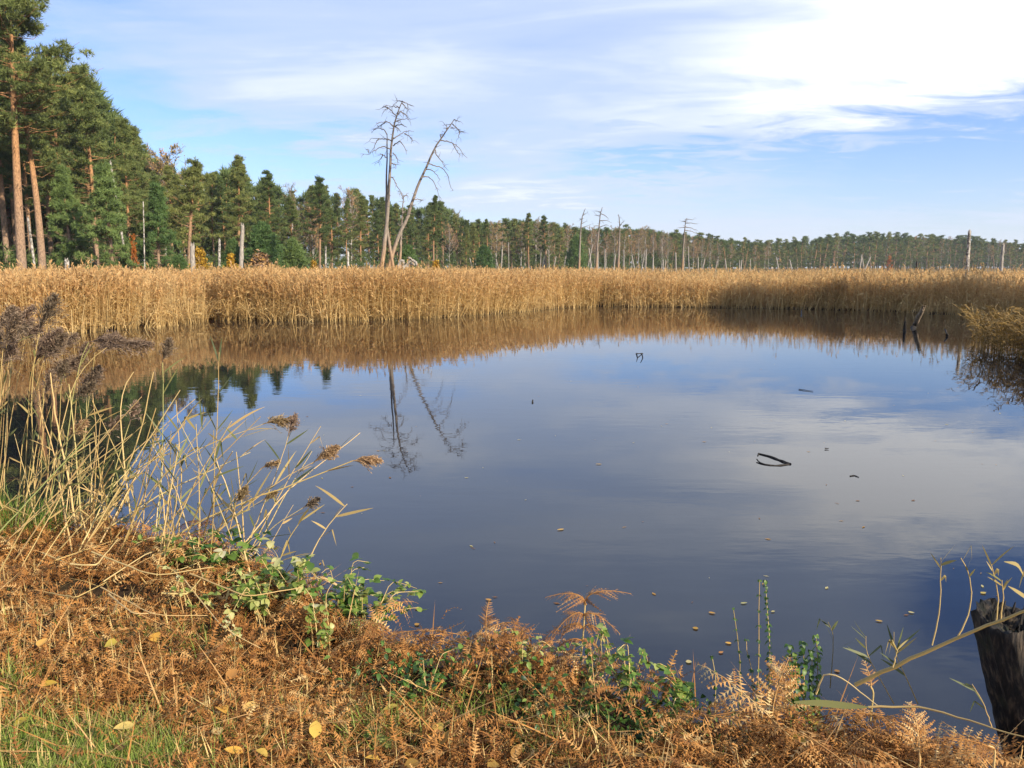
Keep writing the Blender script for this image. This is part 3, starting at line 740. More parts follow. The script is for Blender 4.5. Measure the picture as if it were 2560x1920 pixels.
# ------------------------------------------------------------------ dead trees and snags
def crop(ox, oy, k): return lambda p: (p[0] / k + ox, p[1] / k + oy)
def dead_tree(name, label, depth, trunks, branches, cv, r0, cat='dead tree', twigs=3, seed=1, mat=None, rtop=.03, group=None, twl=.7, brad=.045):
    r = np.random.default_rng(seed); mat = mat or M_DEAD
    b0 = D(*cv(trunks[0][0]), depth); b0[2] = 0
    root = thing(name, label, cat, b0, group)
    tm, cm = MB(), MB()
    for k, tr in enumerate(trunks):
        P = np.array([D(*cv(p), depth + .25 * k + .08 * i) for i, p in enumerate(tr)])
        if k == 0 or P[0, 2] < 4: P = np.vstack([[2 * P[0] - P[1]], P]); P[0, 2] = -.1
        P = smooth_path(P, 26, .012, r)
        tm.tube(P, np.linspace(1, 0, 26) ** .8 * r0[k] + rtop, 9, .5)
    for br in branches:
        n = max(5, 3 * len(br)); dz = r.normal(0, .35)
        P = np.array([D(*cv(p), depth + dz * i) for i, p in enumerate(br)])
        P = smooth_path(P, n, .025, r)
        cm.tube(P, np.linspace(brad, .014, n), 5, .5)
        for t in range(twigs):
            q = r.integers(1, n); d = unit(P[q] - P[q - 1]); e = unit(d + r.normal(0, .7, 3) + [0, 0, -.15])
            L = twl * r.uniform(.25, 1); m = P[q] + e * L * .5 + r.normal(0, .06, 3)
            cm.tube([P[q], m, P[q] + e * L + r.normal(0, .1, 3)], [.02, .015, .008], 3, .5, 0, False)
    # short stubs along the trunk
    for t in range(22):
        tr = trunks[0]; q = r.uniform(.3, .95) * (len(tr) - 1); i = int(q); f = q - i
        p = D(*cv((tr[i][0] * (1 - f) + tr[min(i + 1, len(tr) - 1)][0] * f, tr[i][1] * (1 - f) + tr[min(i + 1, len(tr) - 1)][1] * f)), depth)
        e = unit([r.normal(), r.normal(), r.uniform(-.2, .4)]); L = r.uniform(.25, .6)
        cm.tube([p, p + e * L], [.028, .010], 4, .5, 0, False)
    tm.build('trunk', mat, root, True); cm.build('crown', mat, root, True)
    return root
c3 = crop(860, 220, 3.456)
dead_tree('dead_pine', 'tall dead pine with two bare stems rising above the reeds', 65,
    [[(325, 1560), (345, 1380), (372, 1150), (385, 950), (400, 650), (412, 450), (432, 330), (450, 240), (480, 170), (505, 112)],
     [(428, 1560), (400, 1400), (376, 1230), (364, 1050), (368, 800), (372, 600), (372, 395)]],
    [[(445, 235), (410, 195), (380, 170), (335, 215)], [(380, 170), (345, 155), (330, 170)], [(430, 340), (400, 300), (360, 290), (320, 295), (280, 305)],
     [(360, 290), (300, 335), (245, 380)], [(370, 400), (350, 360), (300, 345), (270, 360)], [(410, 450), (360, 440), (300, 440), (265, 430), (230, 440)],
     [(300, 440), (265, 490), (255, 520)], [(405, 530), (350, 505), (300, 520), (250, 550), (205, 575), (160, 570)], [(215, 562), (210, 530)],
     [(365, 600), (330, 570), (305, 570)], [(335, 575), (300, 640)], [(450, 240), (490, 205), (530, 230), (570, 270)], [(490, 205), (550, 240)],
     [(440, 290), (500, 270), (570, 265)], [(445, 330), (490, 310), (545, 340)], [(425, 440), (470, 410), (520, 375), (560, 370), (605, 375)],
     [(520, 395), (560, 410), (590, 440), (580, 480)], [(425, 500), (460, 470), (490, 460), (510, 500), (535, 530), (540, 575)],
     [(420, 560), (445, 580), (460, 620), (465, 660)], [(415, 650), (440, 660), (445, 700)], [(505, 115), (460, 108), (455, 95)], [(505, 120), (545, 130), (580, 150)],
     [(500, 130), (540, 170), (570, 190)], [(480, 170), (440, 160), (400, 155)], [(432, 330), (470, 350), (490, 380)], [(405, 770), (440, 800), (465, 870), (490, 890), (510, 940)]],
    c3, [.18, .12], seed=41, twigs=5, brad=.05)
dead_tree('dead_pine', 'leaning dead pine with drooping bare branches on its right side', 66,
    [[(385, 1560), (430, 1400), (480, 1250), (540, 1150), (590, 980), (650, 810), (720, 670), (770, 540), (830, 450), (900, 350), (950, 275)]],
    [[(950, 275), (975, 280), (998, 295)], [(935, 310), (970, 340), (1000, 370), (1020, 380)], [(1000, 370), (990, 430)], [(920, 345), (960, 345), (985, 365)],
     [(885, 370), (885, 330), (860, 300)], [(840, 430), (825, 400), (850, 398)], [(835, 455), (890, 460), (940, 475), (990, 510), (1020, 560), (1065, 605)],
     [(940, 475), (970, 540), (1000, 580)], [(785, 530), (810, 590), (850, 640), (870, 680), (905, 715)],
     [(735, 655), (790, 670), (850, 690), (890, 740), (910, 780), (910, 840), (945, 890)], [(710, 705), (760, 705), (800, 750), (828, 790)],
     [(680, 765), (740, 770), (780, 820), (810, 890), (828, 940)], [(605, 960), (650, 965), (680, 970)]], c3, [.165], seed=42, twigs=5, brad=.05)
dead_tree('dead_pine', 'thin grey dead stem standing between the two tall dead pines', 72,
    [[(485, 1560), (490, 1350), (500, 1150), (512, 940)]], [[(512, 940), (535, 925), (560, 905)], [(511, 960), (490, 900), (465, 890)], [(505, 1080), (540, 1050)], [(498, 1200), (460, 1170)]], c3, [.12], seed=43)
c4 = crop(1100, 480, 2.765)
def far_dead(lbl, tr, br, seed): dead_tree('dead_pine', lbl, 150, [tr], br, c4, [.20], seed=seed, twigs=3, rtop=.05, twl=1.2, brad=.09)
far_dead('slim far dead tree, leftmost of four rising above the bare wood', [(962, 530), (968, 340), (975, 230), (985, 165), (1005, 115)], [[(985, 165), (1020, 140)], [(980, 190), (960, 185)], [(976, 220), (1015, 200)], [(975, 250), (1045, 225)]], 44)
far_dead('far dead tree with many drooping branches, tallest of the four', [(1082, 530), (1090, 330), (1100, 240), (1108, 150), (1122, 105)], [[(1110, 140), (1070, 128)], [(1106, 165), (1065, 160)], [(1112, 150), (1145, 165), (1170, 190)], [(1104, 200), (1150, 195), (1190, 215)], [(1100, 235), (1062, 232)], [(1100, 245), (1150, 225), (1175, 240)]], 45)
far_dead('forked far dead tree, third of the four above the bare wood', [(1232, 530), (1240, 330), (1243, 240), (1240, 185), (1232, 155)], [[(1243, 235), (1262, 210), (1280, 198)], [(1242, 250), (1222, 235)], [(1240, 270), (1270, 250)]], 46)
far_dead('far dead tree with branches swept right, standing alone at right', [(1676, 530), (1682, 400), (1690, 280), (1695, 220), (1702, 182)], [[(1700, 188), (1750, 190)], [(1696, 205), (1670, 200)], [(1697, 215), (1740, 215), (1780, 222)], [(1693, 245), (1650, 247)], [(1693, 240), (1740, 250), (1790, 272)], [(1690, 265), (1740, 272), (1795, 298)], [(1688, 290), (1720, 290)]], 47)

def snag(name, label, cat, P, r0, r1, mat, seed, group=None, jag=.25, k=9, shards=5, n=14):
    r = np.random.default_rng(seed); P = np.asarray(P, float)
    mb = MB(); Q = smooth_path(P, n, r0 * .06, r)
    mb.tube(Q, np.linspace(r0, r1, n) * (1 + r.normal(0, .05, n)), k, .5)
    ax = unit(Q[-1] - Q[-2])
    for i in range(shards):
        a = i * 6.283 / shards + r.normal(0, .3); off = np.array([math.cos(a), math.sin(a), 0]) * r1 * .6
        mb.tube([Q[-1] + off - ax * .1, Q[-1] + off + ax * jag * r.uniform(.2, 1)], [r1 * .42, r1 * .12], 5, .5)
    o = mb.build(name, mat, None, True); return tag(o, label, cat, group)
def snag_px(name, label, px, ybase, ytop, depth, wpx, mat, seed, px2=None, group=None, cat='snag', **kw):
    b = D(px, ybase, depth); t = D(px2 if px2 is not None else px, ytop, depth); b2 = b + (b - t) * (b[2] + .1) / max(t[2] - b[2], .1)
    w = wpx / F_PX * depth / 2
    return snag(name, label, cat, [b2, b * .5 + t * .5, t], w * 1.15, w * .8, mat, seed, group, jag=w * 1.6, **kw)
snag_px('tree_snag', 'thick grey broken trunk with a torn top in front of young pines', 603, 665, 565, 70, 11, M_GREYWOOD, 50, 606)
snag_px('tree_snag', 'short split dark stub below the leaning orange pine trunk', 482, 678, 615, 62, 13, M_GREYWOOD, 51, 481)
snag_px('birch_snag', 'tall leaning white birch trunk beside the orange leaved shrub', 322, 690, 500, 63, 5, M_BBARK, 52, 290)
snag_px('birch_snag', 'upper white birch stem leaning inside the bushy green pine', 300, 560, 405, 66, 6, M_BBARK, 53, 276)
snag_px('birch_snag', 'white birch stem between the two tall pine trunks', 88, 675, 545, 60, 6, M_BBARK, 54, 70)
snag_px('birch_snag', 'stout short white birch stub rising from the reeds at left', 167, 678, 652, 58, 13, M_BBARK, 55)
snag_px('birch_snag', 'slim white birch stem right of the orange leaved shrub', 361, 640, 505, 70, 3, M_BBARK, 56, 358)
snag_px('birch_snag', 'pair of pale stems behind the small yellow birch bush', 548, 640, 600, 85, 7, M_BBARK, 57)
snag_px('birch_snag', 'bright white broken birch right of the blue green young pines', 814, 650, 618, 90, 5, M_BBARK, 58)
snag_px('birch_snag', 'crooked white birch stub left of the tall dead pine', 870, 675, 630, 85, 7, M_BBARK, 59)
snag_px('tree_snag', 'tall mottled dead pole standing in the reeds at the right', 2416, 690, 578, 48, 9, M_BBARK, 60, 2424)
snag_px('tree_snag', 'broken dark dead tree right of the mottled pole', 2502, 680, 612, 70, 8, M_GREYWOOD, 61, 2508)
snag_px('tree_snag', 'thin dark stake rising from the shaded reeds at right edge', 2508, 760, 686, 40, 7, M_DARKWOOD, 62, 2513, n=8)
snag_px('tree_snag', 'small dark stub above the reeds left of the mottled pole', 2292, 680, 655, 55, 4, M_DARKWOOD, 63)
rs = np.random.default_rng(64)
stakes = [(1180, 655), (1186, 650), (1198, 648), (1210, 641), (1220, 645), (1228, 648), (1245, 655), (1253, 630), (1272, 615), (1351, 640), (1356, 645), (1360, 635), (1385, 645), (1410, 642), (1430, 645), (1470, 620), (1478, 626), (1495, 635), (1512, 625), (1535, 640), (1560, 630), (1585, 640), (1605, 635), (1614, 630), (1632, 652), (1657, 655), (1663, 658), (1690, 640), (1722, 625), (1745, 650), (1757, 655), (1790, 658), (1815, 655), (1848, 652), (1852, 655), (1876, 655), (1945, 650), (1978, 655), (2150, 640), (2158, 645), (2165, 650)]
for i, (px, ty) in enumerate(stakes):
    d = forest_d(px) - 14; snag_px('birch_snag', 'thin bleached dead stem in the row standing behind the middle reeds', px, 668, ty - rs.uniform(0, 10), d, rs.uniform(2.2, 4.2), M_GREYWOOD, 65 + i, px + rs.normal(0, 4), 'bleached dead stems behind the middle reeds', k=5, shards=2, n=6)
# uprooted stump
us = MB(); r = np.random.default_rng(71)
for arc in [[(995, 672), (1000, 655), (1006, 649), (1010, 654), (1006, 668)], [(1006, 672), (1014, 664), (1020, 660), (1026, 649), (1036, 650), (1043, 660), (1046, 673)], [(1018, 672), (1026, 662), (1032, 658), (1038, 664)], [(1026, 649), (1024, 644)]]:
    P = smooth_path([D(p[0], p[1], 63 + r.normal(0, .2)) for p in arc], 12, .03, r); us.tube(P, np.linspace(.15, .09, 12), 7, .5)
tag(us.build('uprooted_stump', M_GREYWOOD, None, True), 'uprooted grey stump with curved roots right of the leaning dead pine', 'stump')
# autumn shrubs
YB = Kind('birch_bush', 'bush', bush_geo(320, 3.2, .95, 150, .22, kind='leaf'), M_TWIG, M_YBUSH)
YB.put(500, 68, 622, 'yellow leaved birch bush right of the split stub'); YB.put(578, 75, 635, 'small yellow birch bush left of the grey snag', wid=.8)
YB.put(1090, 90, 652, 'small yellow bush right of the leaning dead pine', wid=1.0); YB.put(785, 85, 652, 'tiny yellow bush among reeds left of the dead pines', wid=.8)
OB = Kind('beech_shrub', 'bush', bush_geo(321, 4.6, 1.0, 42, .22, kind='leaf'), M_TWIG, M_OBUSH)
OB.put(338, 63, 588, 'orange leaved shrub beside the leaning white birch', wid=.5)
OB.put(2222, 330, 640, 'rusty orange shrub at the foot of the far right wood', wid=1.4)
Kind('brown_shrub', 'bush', bush_geo(322, 3.5, 1.3, 110, .22, kind='leaf'), M_TWIG, M_TWIG).put(650, 74, 634, 'brown leaved shrub under the young pines right of the grey snag', wid=1.7)

# ------------------------------------------------------------------ things in the pond
def stick(name, label, cat, paths, rad, mat, seed, group=None):
    r = np.random.default_rng(seed); mb = MB()
    for P, q in zip(paths, rad):
        P = smooth_path(P, 9, q * .15, r); mb.tube(P, np.linspace(q, q * .55, 9), 6, .5)
    return tag(mb.build(name, mat, None, True), label, cat, group)
snag('stump', 'slanting pale wooden post with a dark wet foot in the pond', 'stump', [G(2278, 848, -.25), G(2284, 818, .02), D(2307, 772, 27.5)], .14, .07, bark('half_wet_wood', (.3, .3, .3), (1, 1, 1), 5, (5, 5, .6), zstops=[(0, (.03, .025, .02)), (.12, (.05, .04, .03)), (.24, (.36, .27, .18)), (1, (.48, .36, .24))], zmax=1.0), 80)
snag('stump', 'short black stump just left of the slanting post', 'stump', [G(2262, 832, -.2), G(2262, 822, .1), D(2263, 804, 26.5)], .10, .04, M_DARKWOOD, 81)
snag('stump', 'small black stub right of the slanting post', 'stump', [G(2368, 842, -.2), G(2368, 838, .05), D(2364, 826, 25)], .08, .03, M_DARKWOOD, 82)
stick('branch', 'dark forked stick lying V shaped on the open water', 'stick', [[G(1976, 1161, 0), G(1950, 1151, .004), G(1925, 1141, .004), G(1897, 1134, .004)], [G(1972, 1161, 0), G(1945, 1165, .002), G(1912, 1162, .002), G(1896, 1156, .006), G(1892, 1148, .02)], [G(1897, 1134, .004), G(1894, 1139, .004)]], [.017, .013, .01], M_DARKWOOD, 83)
stick('branch', 'thin dark peg poking out of the middle of the pond', 'stick', [[G(1331, 1012, -.04), G(1331, 1008, .0), G(1332, 1000, .03)]], [.02], M_DARKWOOD, 84)
stick('branch', 'jagged dark twig tip, left one of a pair in the pond', 'stick', [[G(1590, 884, -.02), G(1594, 884, .06), G(1602, 884, .02)], [G(1594, 884, .05), G(1592, 884, .10)]], [.02, .012], M_DARKWOOD, 85)
stick('branch', 'jagged dark twig tip, right one of a pair in the pond', 'stick', [[G(1601, 884, -.02), G(1608, 884, .05), G(1602, 884, .11)]], [.018], M_DARKWOOD, 86)
stick('twig', 'thin straight twig floating on the far open water', 'twig', [[G(1997, 973, .01), G(2033, 978, .01)]], [.008], M_DARKWOOD, 87)
stick('twig', 'bent thin twig floating right of the forked stick', 'twig', [[G(2125, 1190, .004), G(2136, 1188, .004), G(2147, 1193, .004)]], [.006], M_DARKWOOD, 88)
stick('twig', 'tiny dark twig floating above right of the forked stick', 'twig', [[G(2062, 1121, .01), G(2072, 1121, .012)]], [.008], M_DARKWOOD, 89)
stick('twig', 'dark stub in the reed reflection right of centre', 'twig', [[G(2003, 790, -.05), D(2004, 776, 37)]], [.05], M_DARKWOOD, 90)

def specks(n, seed):
    r = np.random.default_rng(seed); mb = MB(); k = 0
    while k < n:
        px, py = r.uniform(500, 2500), 820 + 720 * r.random() ** 1.3; p = G(px, py, .004)
        if p[1] < y_edge(p[0]) + .25 or p[1] > y_shore(p[0]) - .5: continue
        a = r.uniform(0, 3.14); L = r.uniform(.006, .022) * (1 + p[1] * .05); u = np.array([math.cos(a), math.sin(a), 0]) * L; v = np.array([-math.sin(a), math.cos(a), 0]) * L * r.uniform(.15, .5)
        mb.add([p - u, p - v, p + u, p + v], [[0, 1, 2, 3]], r.choice([.1, .45, 1.0])); k += 1
    return mb
tag(specks(130, 395).build('floating_specks', M_YLEAF), 'tiny seeds and reed bits scattered on the still water', 'floating debris', kind='stuff')
def leaf_geo(L, W, r, n=5, fold=.25, curl=.3, tip=1.0):
    """leaf blade along +X, folded on its midrib"""
    t = np.linspace(0, 1, n + 1)
    w = W * np.sin(math.pi * t ** .8) ** .8 * .5; w[0] = w[-1] = 0
    mid = np.stack([L * t, 0 * t, -curl * L * t * t], 1)
    up = fold * w
    l_ = mid + np.stack([0 * t, w, up], 1); r_ = mid + np.stack([0 * t, -w, up], 1)
    V = np.concatenate([mid, l_, r_]); m = n + 1; F = []
    for i in range(n): F += [[i, i + 1, m + i + 1, m + i], [i, 2 * m + i, 2 * m + i + 1, i + 1]]
    return V, np.array(F)
FL = [(1410, 1322, .55), (1771, 1530, .35), (1746, 1571, .3), (1714, 1653, .95), (1829, 1608, .5), (1851, 1508, .9), (1937, 1527, .75), (1797, 1632, .25), (2207, 1553, .4), (2270, 1529, .95), (1052, 1520, .2), (1036, 1562, .3), (1229, 1500, .35), (1018, 1463, .95), (1505, 1160, .4), (2452, 1483, .6), (2100, 1678, .1)]
FLN = ['small yellow leaf floating in the middle of the pond', 'tan leaf floating left of the nettle stalks, upper of two', 'tan leaf floating left of the nettle stalks, lower of two', 'pale narrow leaf floating near the bank before the nettles', 'round ochre leaf floating against the leftmost nettle stalk', 'pale leaf floating between the nettle stalk tips', 'cream leaf floating right of the tallest nettle stalk', 'small brown leaf floating below the round ochre one', 'tan curled leaf floating left of the wooden post', 'whitish leaf floating beside the wooden post', 'large rusty leaf floating off the green bramble, upper of two', 'rusty leaf floating off the green bramble, lower of two', 'small tan leaf floating above the bracken hump', 'tiny whitish leaf by the bramble tips on the water', 'tiny brown leaf floating left of the forked stick', 'yellowish leaf floating among the twigs by the post', 'brown sunken leaf by the dark reed sprig near the bank']
for i, ((px, py, t), lb) in enumerate(zip(FL, FLN)):
    r = np.random.default_rng(400 + i); p = G(px, py, .006); V, F = leaf_geo((.042 if py > 1450 else .08) * r.uniform(.75, 1.25), .026 * r.uniform(.6, 1.4), r, 5, .04, -.02)
    M = rotm(r.uniform(-.5, .5) + (0 if i % 2 else 3.1))[0]
    mb = MB(); mb.add(V @ M.T + p, F, min(1, t + .2)); o = mb.build('floating_leaf', M_YLEAF); tag(o, lb, 'leaf', 'leaves floating on the pond')

# ------------------------------------------------------------------ the near bank: bracken, straw, grass
def frond_geo(seed, L=.5, pairs=15, droop=.5, curl=.5, pin=9, wide=.42, stem=.25, crisp=1.0, w0=.0028):
    r = np.random.default_rng(seed); mb = MB()
    n = 14; s = np.linspace(-stem, 1, n)
    def pos(t):
        tt = max(t, 0)
        return np.array([L * (t - .12 * tt * tt), 0.03 * L * math.sin(3 * t + seed), L * (.30 * t - droop * tt * tt)])
    mb.tube([pos(t) for t in s], np.linspace(w0, w0 * .35, n), 4, .72, 0, False)
    for k in range(pairs):
        t = .04 + .94 * k / (pairs - 1); p = pos(t); tg = unit(pos(t + .02) - pos(t - .02))
        for sg in (-1, 1):
            if r.random() < .10: continue
            Lp = L * wide * ((1 - t) ** .75 * .95 + .05) * r.uniform(.75, 1.1)
            ang = R(62) + r.normal(0, .14)
            side = np.array([0, sg, 0.0]); up = np.cross(tg, [0, 1, 0]); 
            d = unit(tg * math.cos(ang) + side * math.sin(ang) + up * r.normal(0, .18) * crisp)
            dn = np.array([0, 0, -1.0]); cu = curl * r.uniform(.3, 1.5)
            m = max(4, int(pin * (Lp / (L * wide)) + 3))
            tint = np.clip(r.normal(.55, .17), .05, .95)
            u = np.linspace(0, 1, m)
            Q = p + d * (u * Lp)[:, None] + dn * (cu * Lp * u * u)[:, None] + side * 0
            tdir = np.gradient(Q, axis=0); tdir /= np.linalg.norm(tdir, axis=1, keepdims=True)
            nrm = unit(np.cross(d, tg)); sd = np.cross(tdir, nrm); sd /= np.maximum(np.linalg.norm(sd, axis=1, keepdims=True), 1e-6)
            mb.ribbon(Q, np.linspace(.0022, .001, m), sd[0], tint + .1)
            pl = Lp / m * 1.75 * (1 - u * .75)
            for q in (-1, 1):
                b = Q; wv = tdir * (Lp / m * .36)
                dd = sd * q + tdir * .45 + r.normal(0, .22, (m, 3)) * crisp; dd[:, 2] -= .25 * crisp
                tipp = b + dd * pl[:, None]
                V = np.stack([b - wv, b + wv, tipp], 1).reshape(-1, 3)
                mb.add(V, np.arange(len(V)).reshape(-1, 3), np.repeat(np.clip(tint + r.normal(0, .08, m), 0, 1), 3))
    return mb
def pinna_proto(seed, L=.09, m=8):
    r = np.random.default_rng(seed); mb = MB(); u = np.linspace(0, 1, m)
    Q = np.stack([L * u, .15 * L * np.sin(2 * u), .2 * L * np.sin(3 * u + seed) - .25 * L * u * u], 1)
    mb.ribbon(Q, .0022, [0, 1, 0], .6)
    for q in (-1, 1):
        pl = L * .26 * (1 - u * .75); dd = np.stack([np.full(m, .35), np.full(m, q * 1.0), r.normal(-.1, .4, m)], 1) + r.normal(0, .15, (m, 3))
        wv = np.array([L / m * .38, 0, 0]); V = np.stack([Q - wv, Q + wv, Q + dd * pl[:, None]], 1).reshape(-1, 3)
        mb.add(V, np.arange(len(V)).reshape(-1, 3), .55)
    return mb.proto()
def bank_points(n, px0, px1, py0, py1, r, zoff=0.0, smin=-9, smax=.25):
    """random points on the bank, evenly spread over a window of the view"""
    out = np.zeros((0, 3))
    while len(out) < n:
        px = r.uniform(px0, px1, n); py = r.uniform(py0, py1, n)
        P = np.array([G(a, b, .55) for a, b in zip(px, py)])
        s = P[:, 1] - y_edge(P[:, 0]); P = P[(s < smax) & (s > smin)]
        out = np.vstack([out, P])
    out = out[:n]; out[:, 2] = ground_z(out[:, 0], out[:, 1]) + zoff
    return out
def area_points(n, x0, x1, s0, s1, r):
    x = r.uniform(x0, x1, n); s = r.uniform(s0, s1, n); y = y_edge(x) + s
    return np.stack([x, y, ground_z(x, y)], 1)
def px_of(P):
    c, s = math.cos(PITCH), math.sin(PITCH); q = P - np.array([0, 0, H_EYE])
    dep = q[:, 1] * c - q[:, 2] * s; up = q[:, 1] * s + q[:, 2] * c
    return 1280 + F_PX * q[:, 0] / dep, 960 - F_PX * up / dep
def grass_mask(P):
    px, py = px_of(P)
    g = np.exp(-((px - 90) / 400) ** 2 - ((py - 1930) / 95) ** 2) * 1.3 + .6 * np.exp(-((px - 20) / 70) ** 2 - ((py - 1710) / 35) ** 2) \
        + .5 * np.exp(-((px - 950) / 110) ** 2 - ((py - 1850) / 50) ** 2) + .5 * np.exp(-((px - 1390) / 80) ** 2 - ((py - 1880) / 50) ** 2) + .16 * np.exp(-((px - 1150) / 300) ** 2 - ((py - 1790) / 40) ** 2) \
        + .22 * np.exp(-((px - 400) / 160) ** 2 - ((py - 1620) / 40) ** 2)
    return g
def blades(mb, P, L, W, r, lean, tint, curve=.5):
    n = len(P); a = r.uniform(0, 6.283, n); le = lean
    d = np.stack([np.cos(a) * np.sin(le), np.sin(a) * np.sin(le), np.cos(le)], 1)
    side = np.stack([-np.sin(a), np.cos(a), r.normal(0, .2, n)], 1)
    out = np.stack([np.cos(a), np.sin(a), np.full(n, -.6)], 1) * (curve * L * .5)[:, None]
    mid = P + d * (L * .5)[:, None] + out * .2; tip = P + d * L[:, None] + out
    w = side * (W * .5)[:, None]
    V = np.stack([P - w, P + w, mid + w * .8, mid - w * .8, tip], 1)
    o = (np.arange(n) * 5)[:, None]
    mb.add(V.reshape(-1, 3), np.array([0, 1, 2, 3])[None] + o, np.repeat(tint, 5))
    mb.F.append(np.array([3, 2, 4])[None] + o + mb.n - 5 * n); mb.M.append(np.zeros(n, int))
rf = np.random.default_rng(500)
SHADE_GAPS = [(1000, 1735, 120, 36), (1240, 1790, 130, 42), (1500, 1770, 90, 45), (1650, 1830, 120, 40), (620, 1565, 90, 22), (770, 1650, 70, 25), (300, 1490, 130, 22), (1120, 1700, 90, 30), (2430, 1900, 90, 40), (1800, 1830, 90, 30)]  # spots kept clear of litter: bare dark soil stands in for shade
def shade_gap_mask(P):
    px, py = px_of(P)
    return np.clip(sum(np.exp(-((px - a) / c) ** 2 - ((py - b) / d) ** 2) for a, b, c, d in SHADE_GAPS) * 1.45 * (.55 + .9 * vnoise(P[:, 0] * 5, P[:, 1] * 5)), 0, 1)
lit = MB()
for k in range(6):
    pr = pinna_proto(510 + k, .085)
    P = bank_points(4000, -150, 2750, 1290, 2050, rf, .0)
    gm_ = grass_mask(P); P = P[rf.random(len(P)) > np.clip(gm_ + shade_gap_mask(P), 0, .95)]
    n = len(P); P[:, 2] += rf.random(n) ** 1.3 * .075
    lit.inst(pr, rotm(rf.uniform(0, 6.28, n), rf.normal(0, .55, n), rf.normal(0, .7, n)) * rf.uniform(.4, 1.05, n)[:, None, None], P, np.clip(rf.normal(-.07, .22, n) + .35 * (vnoise(P[:, 0] * 1.5, P[:, 1] * 1.5) - .5), -.5, .4))
tag(lit.build('bracken_litter', M_FERN), 'rusty brown litter of dead bracken covering the bank', 'litter', kind='stuff')
# broken fronds heaped along the edge
FR = [frond_geo(530 + k, .5, 13, [.35, .7, .55, .9, .25, .6, 1.0, .45][k], [.5, .9, .7, 1.0, .4, .8, .6, 1.1][k], 7, .36).proto() for k in range(8)]
hp = MB()
def heap(n, px_lo, px_hi, s0, s1, zlo, zhi, sc, r, pitch=(-.5, .5)):
    xs = np.array([G(p, 1600, .5)[0] for p in (px_lo, px_hi)])
    for k in range(8):
        m = max(1, n // 8); P = area_points(m * 3, -4.6, 2.6, s0, s1, r); a, b = px_of(P)
        P = P[(a > px_lo) & (a < px_hi)]; P = P[r.random(len(P)) > .92 * shade_gap_mask(P)][:m]; m = len(P)
        if not m: continue
        P[:, 2] = np.maximum(P[:, 2], .0) + r.uniform(zlo, zhi, m)
        hp.inst(FR[k], rotm(r.uniform(0, 6.28, m), -r.uniform(*pitch, m), r.normal(0, .45, m)) * (r.uniform(*sc, m) )[:, None, None], P, np.clip(r.normal(-.03, .22, m), -.5, .4))
heap(130, -150, 520, -.75, .20, .02, .14, (.35, .7), rf)
heap(150, 450, 980, -.45, .24, .02, .15, (.35, .7), rf)
heap(230, 880, 1640, -.22, .20, .04, .17, (.35, .7), rf, (-.5, .25))
heap(60, 1600, 1900, -.10, .20, .0, .08, (.35, .6), rf)
heap(330, 1820, 2700, -.55, .26, .0, .16, (.4, .85), rf, (-.5, .35))
heap(140, -150, 2700, -1.4, -.3, .0, .05, (.3, .6), rf, (-.2, .2))
# mounds of crumpled leaflets: hollow below, so that they shade the soil under them
def mound(n, px_lo, px_hi, s0, s1, hi, seed):
    for k in range(6):
        P = area_points(n, -4.8, 2.7, s0, s1, rf); a, b = px_of(P); m0 = vnoise(P[:, 0] * 3.1 + seed, P[:, 1] * 3.1 + seed)
        P = P[(a > px_lo) & (a < px_hi) & (m0 > .36)]; m0 = vnoise(P[:, 0] * 3.1 + seed, P[:, 1] * 3.1 + seed)
        P = P[rf.random(len(P)) > .93 * shade_gap_mask(P)]; m0 = vnoise(P[:, 0] * 3.1 + seed, P[:, 1] * 3.1 + seed); m = len(P)
        P[:, 2] = np.maximum(P[:, 2], .12) + hi * np.clip((m0 - .36) * 2.2, 0, 1) + rf.normal(0, .02, m)
        hp.inst(PIN[k], rotm(rf.uniform(0, 6.28, m), rf.normal(.1, .6, m), rf.normal(0, .7, m)) * rf.uniform(.5, 1.15, m)[:, None, None], P, np.clip(rf.normal(-.10, .2, m), -.5, .4))
PIN = [pinna_proto(560 + k, .085) for k in range(6)]
mound(1300, -150, 700, -.8, .12, .13, 3); mound(1500, 500, 1700, -.5, .16, .17, 7); mound(1100, 1600, 2700, -.5, .2, .12, 12)
P = bank_points(380, -150, 2750, 1330, 2050, rf, .05); n = len(P)
blades(hp, P, rf.uniform(.18, .42, n), rf.uniform(.003, .006, n), rf, rf.uniform(.9, 1.5, n), rf.uniform(.45, .9, n), rf.uniform(0, .15, n))
tag(hp.build('bracken_heap', M_FERN), 'tangled heaps of collapsed rusty bracken along the water edge', 'bracken', kind='stuff')
# straw: loose dry blades and cut stubble
sw = MB()
P = bank_points(3800, -150, 2750, 1330, 2050, rf, .02); P = P[rf.random(len(P)) > shade_gap_mask(P)]; n = len(P)
blades(sw, P, rf.uniform(.05, .18, n), rf.uniform(.003, .0055, n), rf, rf.uniform(.9, 1.55, n), rf.uniform(.0, .6, n), rf.uniform(0, .3, n))
P = bank_points(1300, -150, 1700, 1440, 2050, rf, -.01); P = P[rf.random(len(P)) > shade_gap_mask(P)]; n = len(P)
blades(sw, P, rf.uniform(.06, .19, n), rf.uniform(.0035, .0065, n), rf, np.abs(rf.normal(0, .35, n)), rf.uniform(.3, .8, n), rf.uniform(0, .15, n))
tag(sw.build('straw', M_STRAW), 'pale straw and cut stubble strewn over the bank', 'straw', kind='stuff')
gr = MB()
P = bank_points(80000, -150, 2300, 1500, 2080, rf, -.005)
P = P[rf.random(len(P)) < np.clip(grass_mask(P) * (.35 + 1.3 * vnoise(P[:, 0] * 6, P[:, 1] * 6)), .012, 1)]; n = len(P)
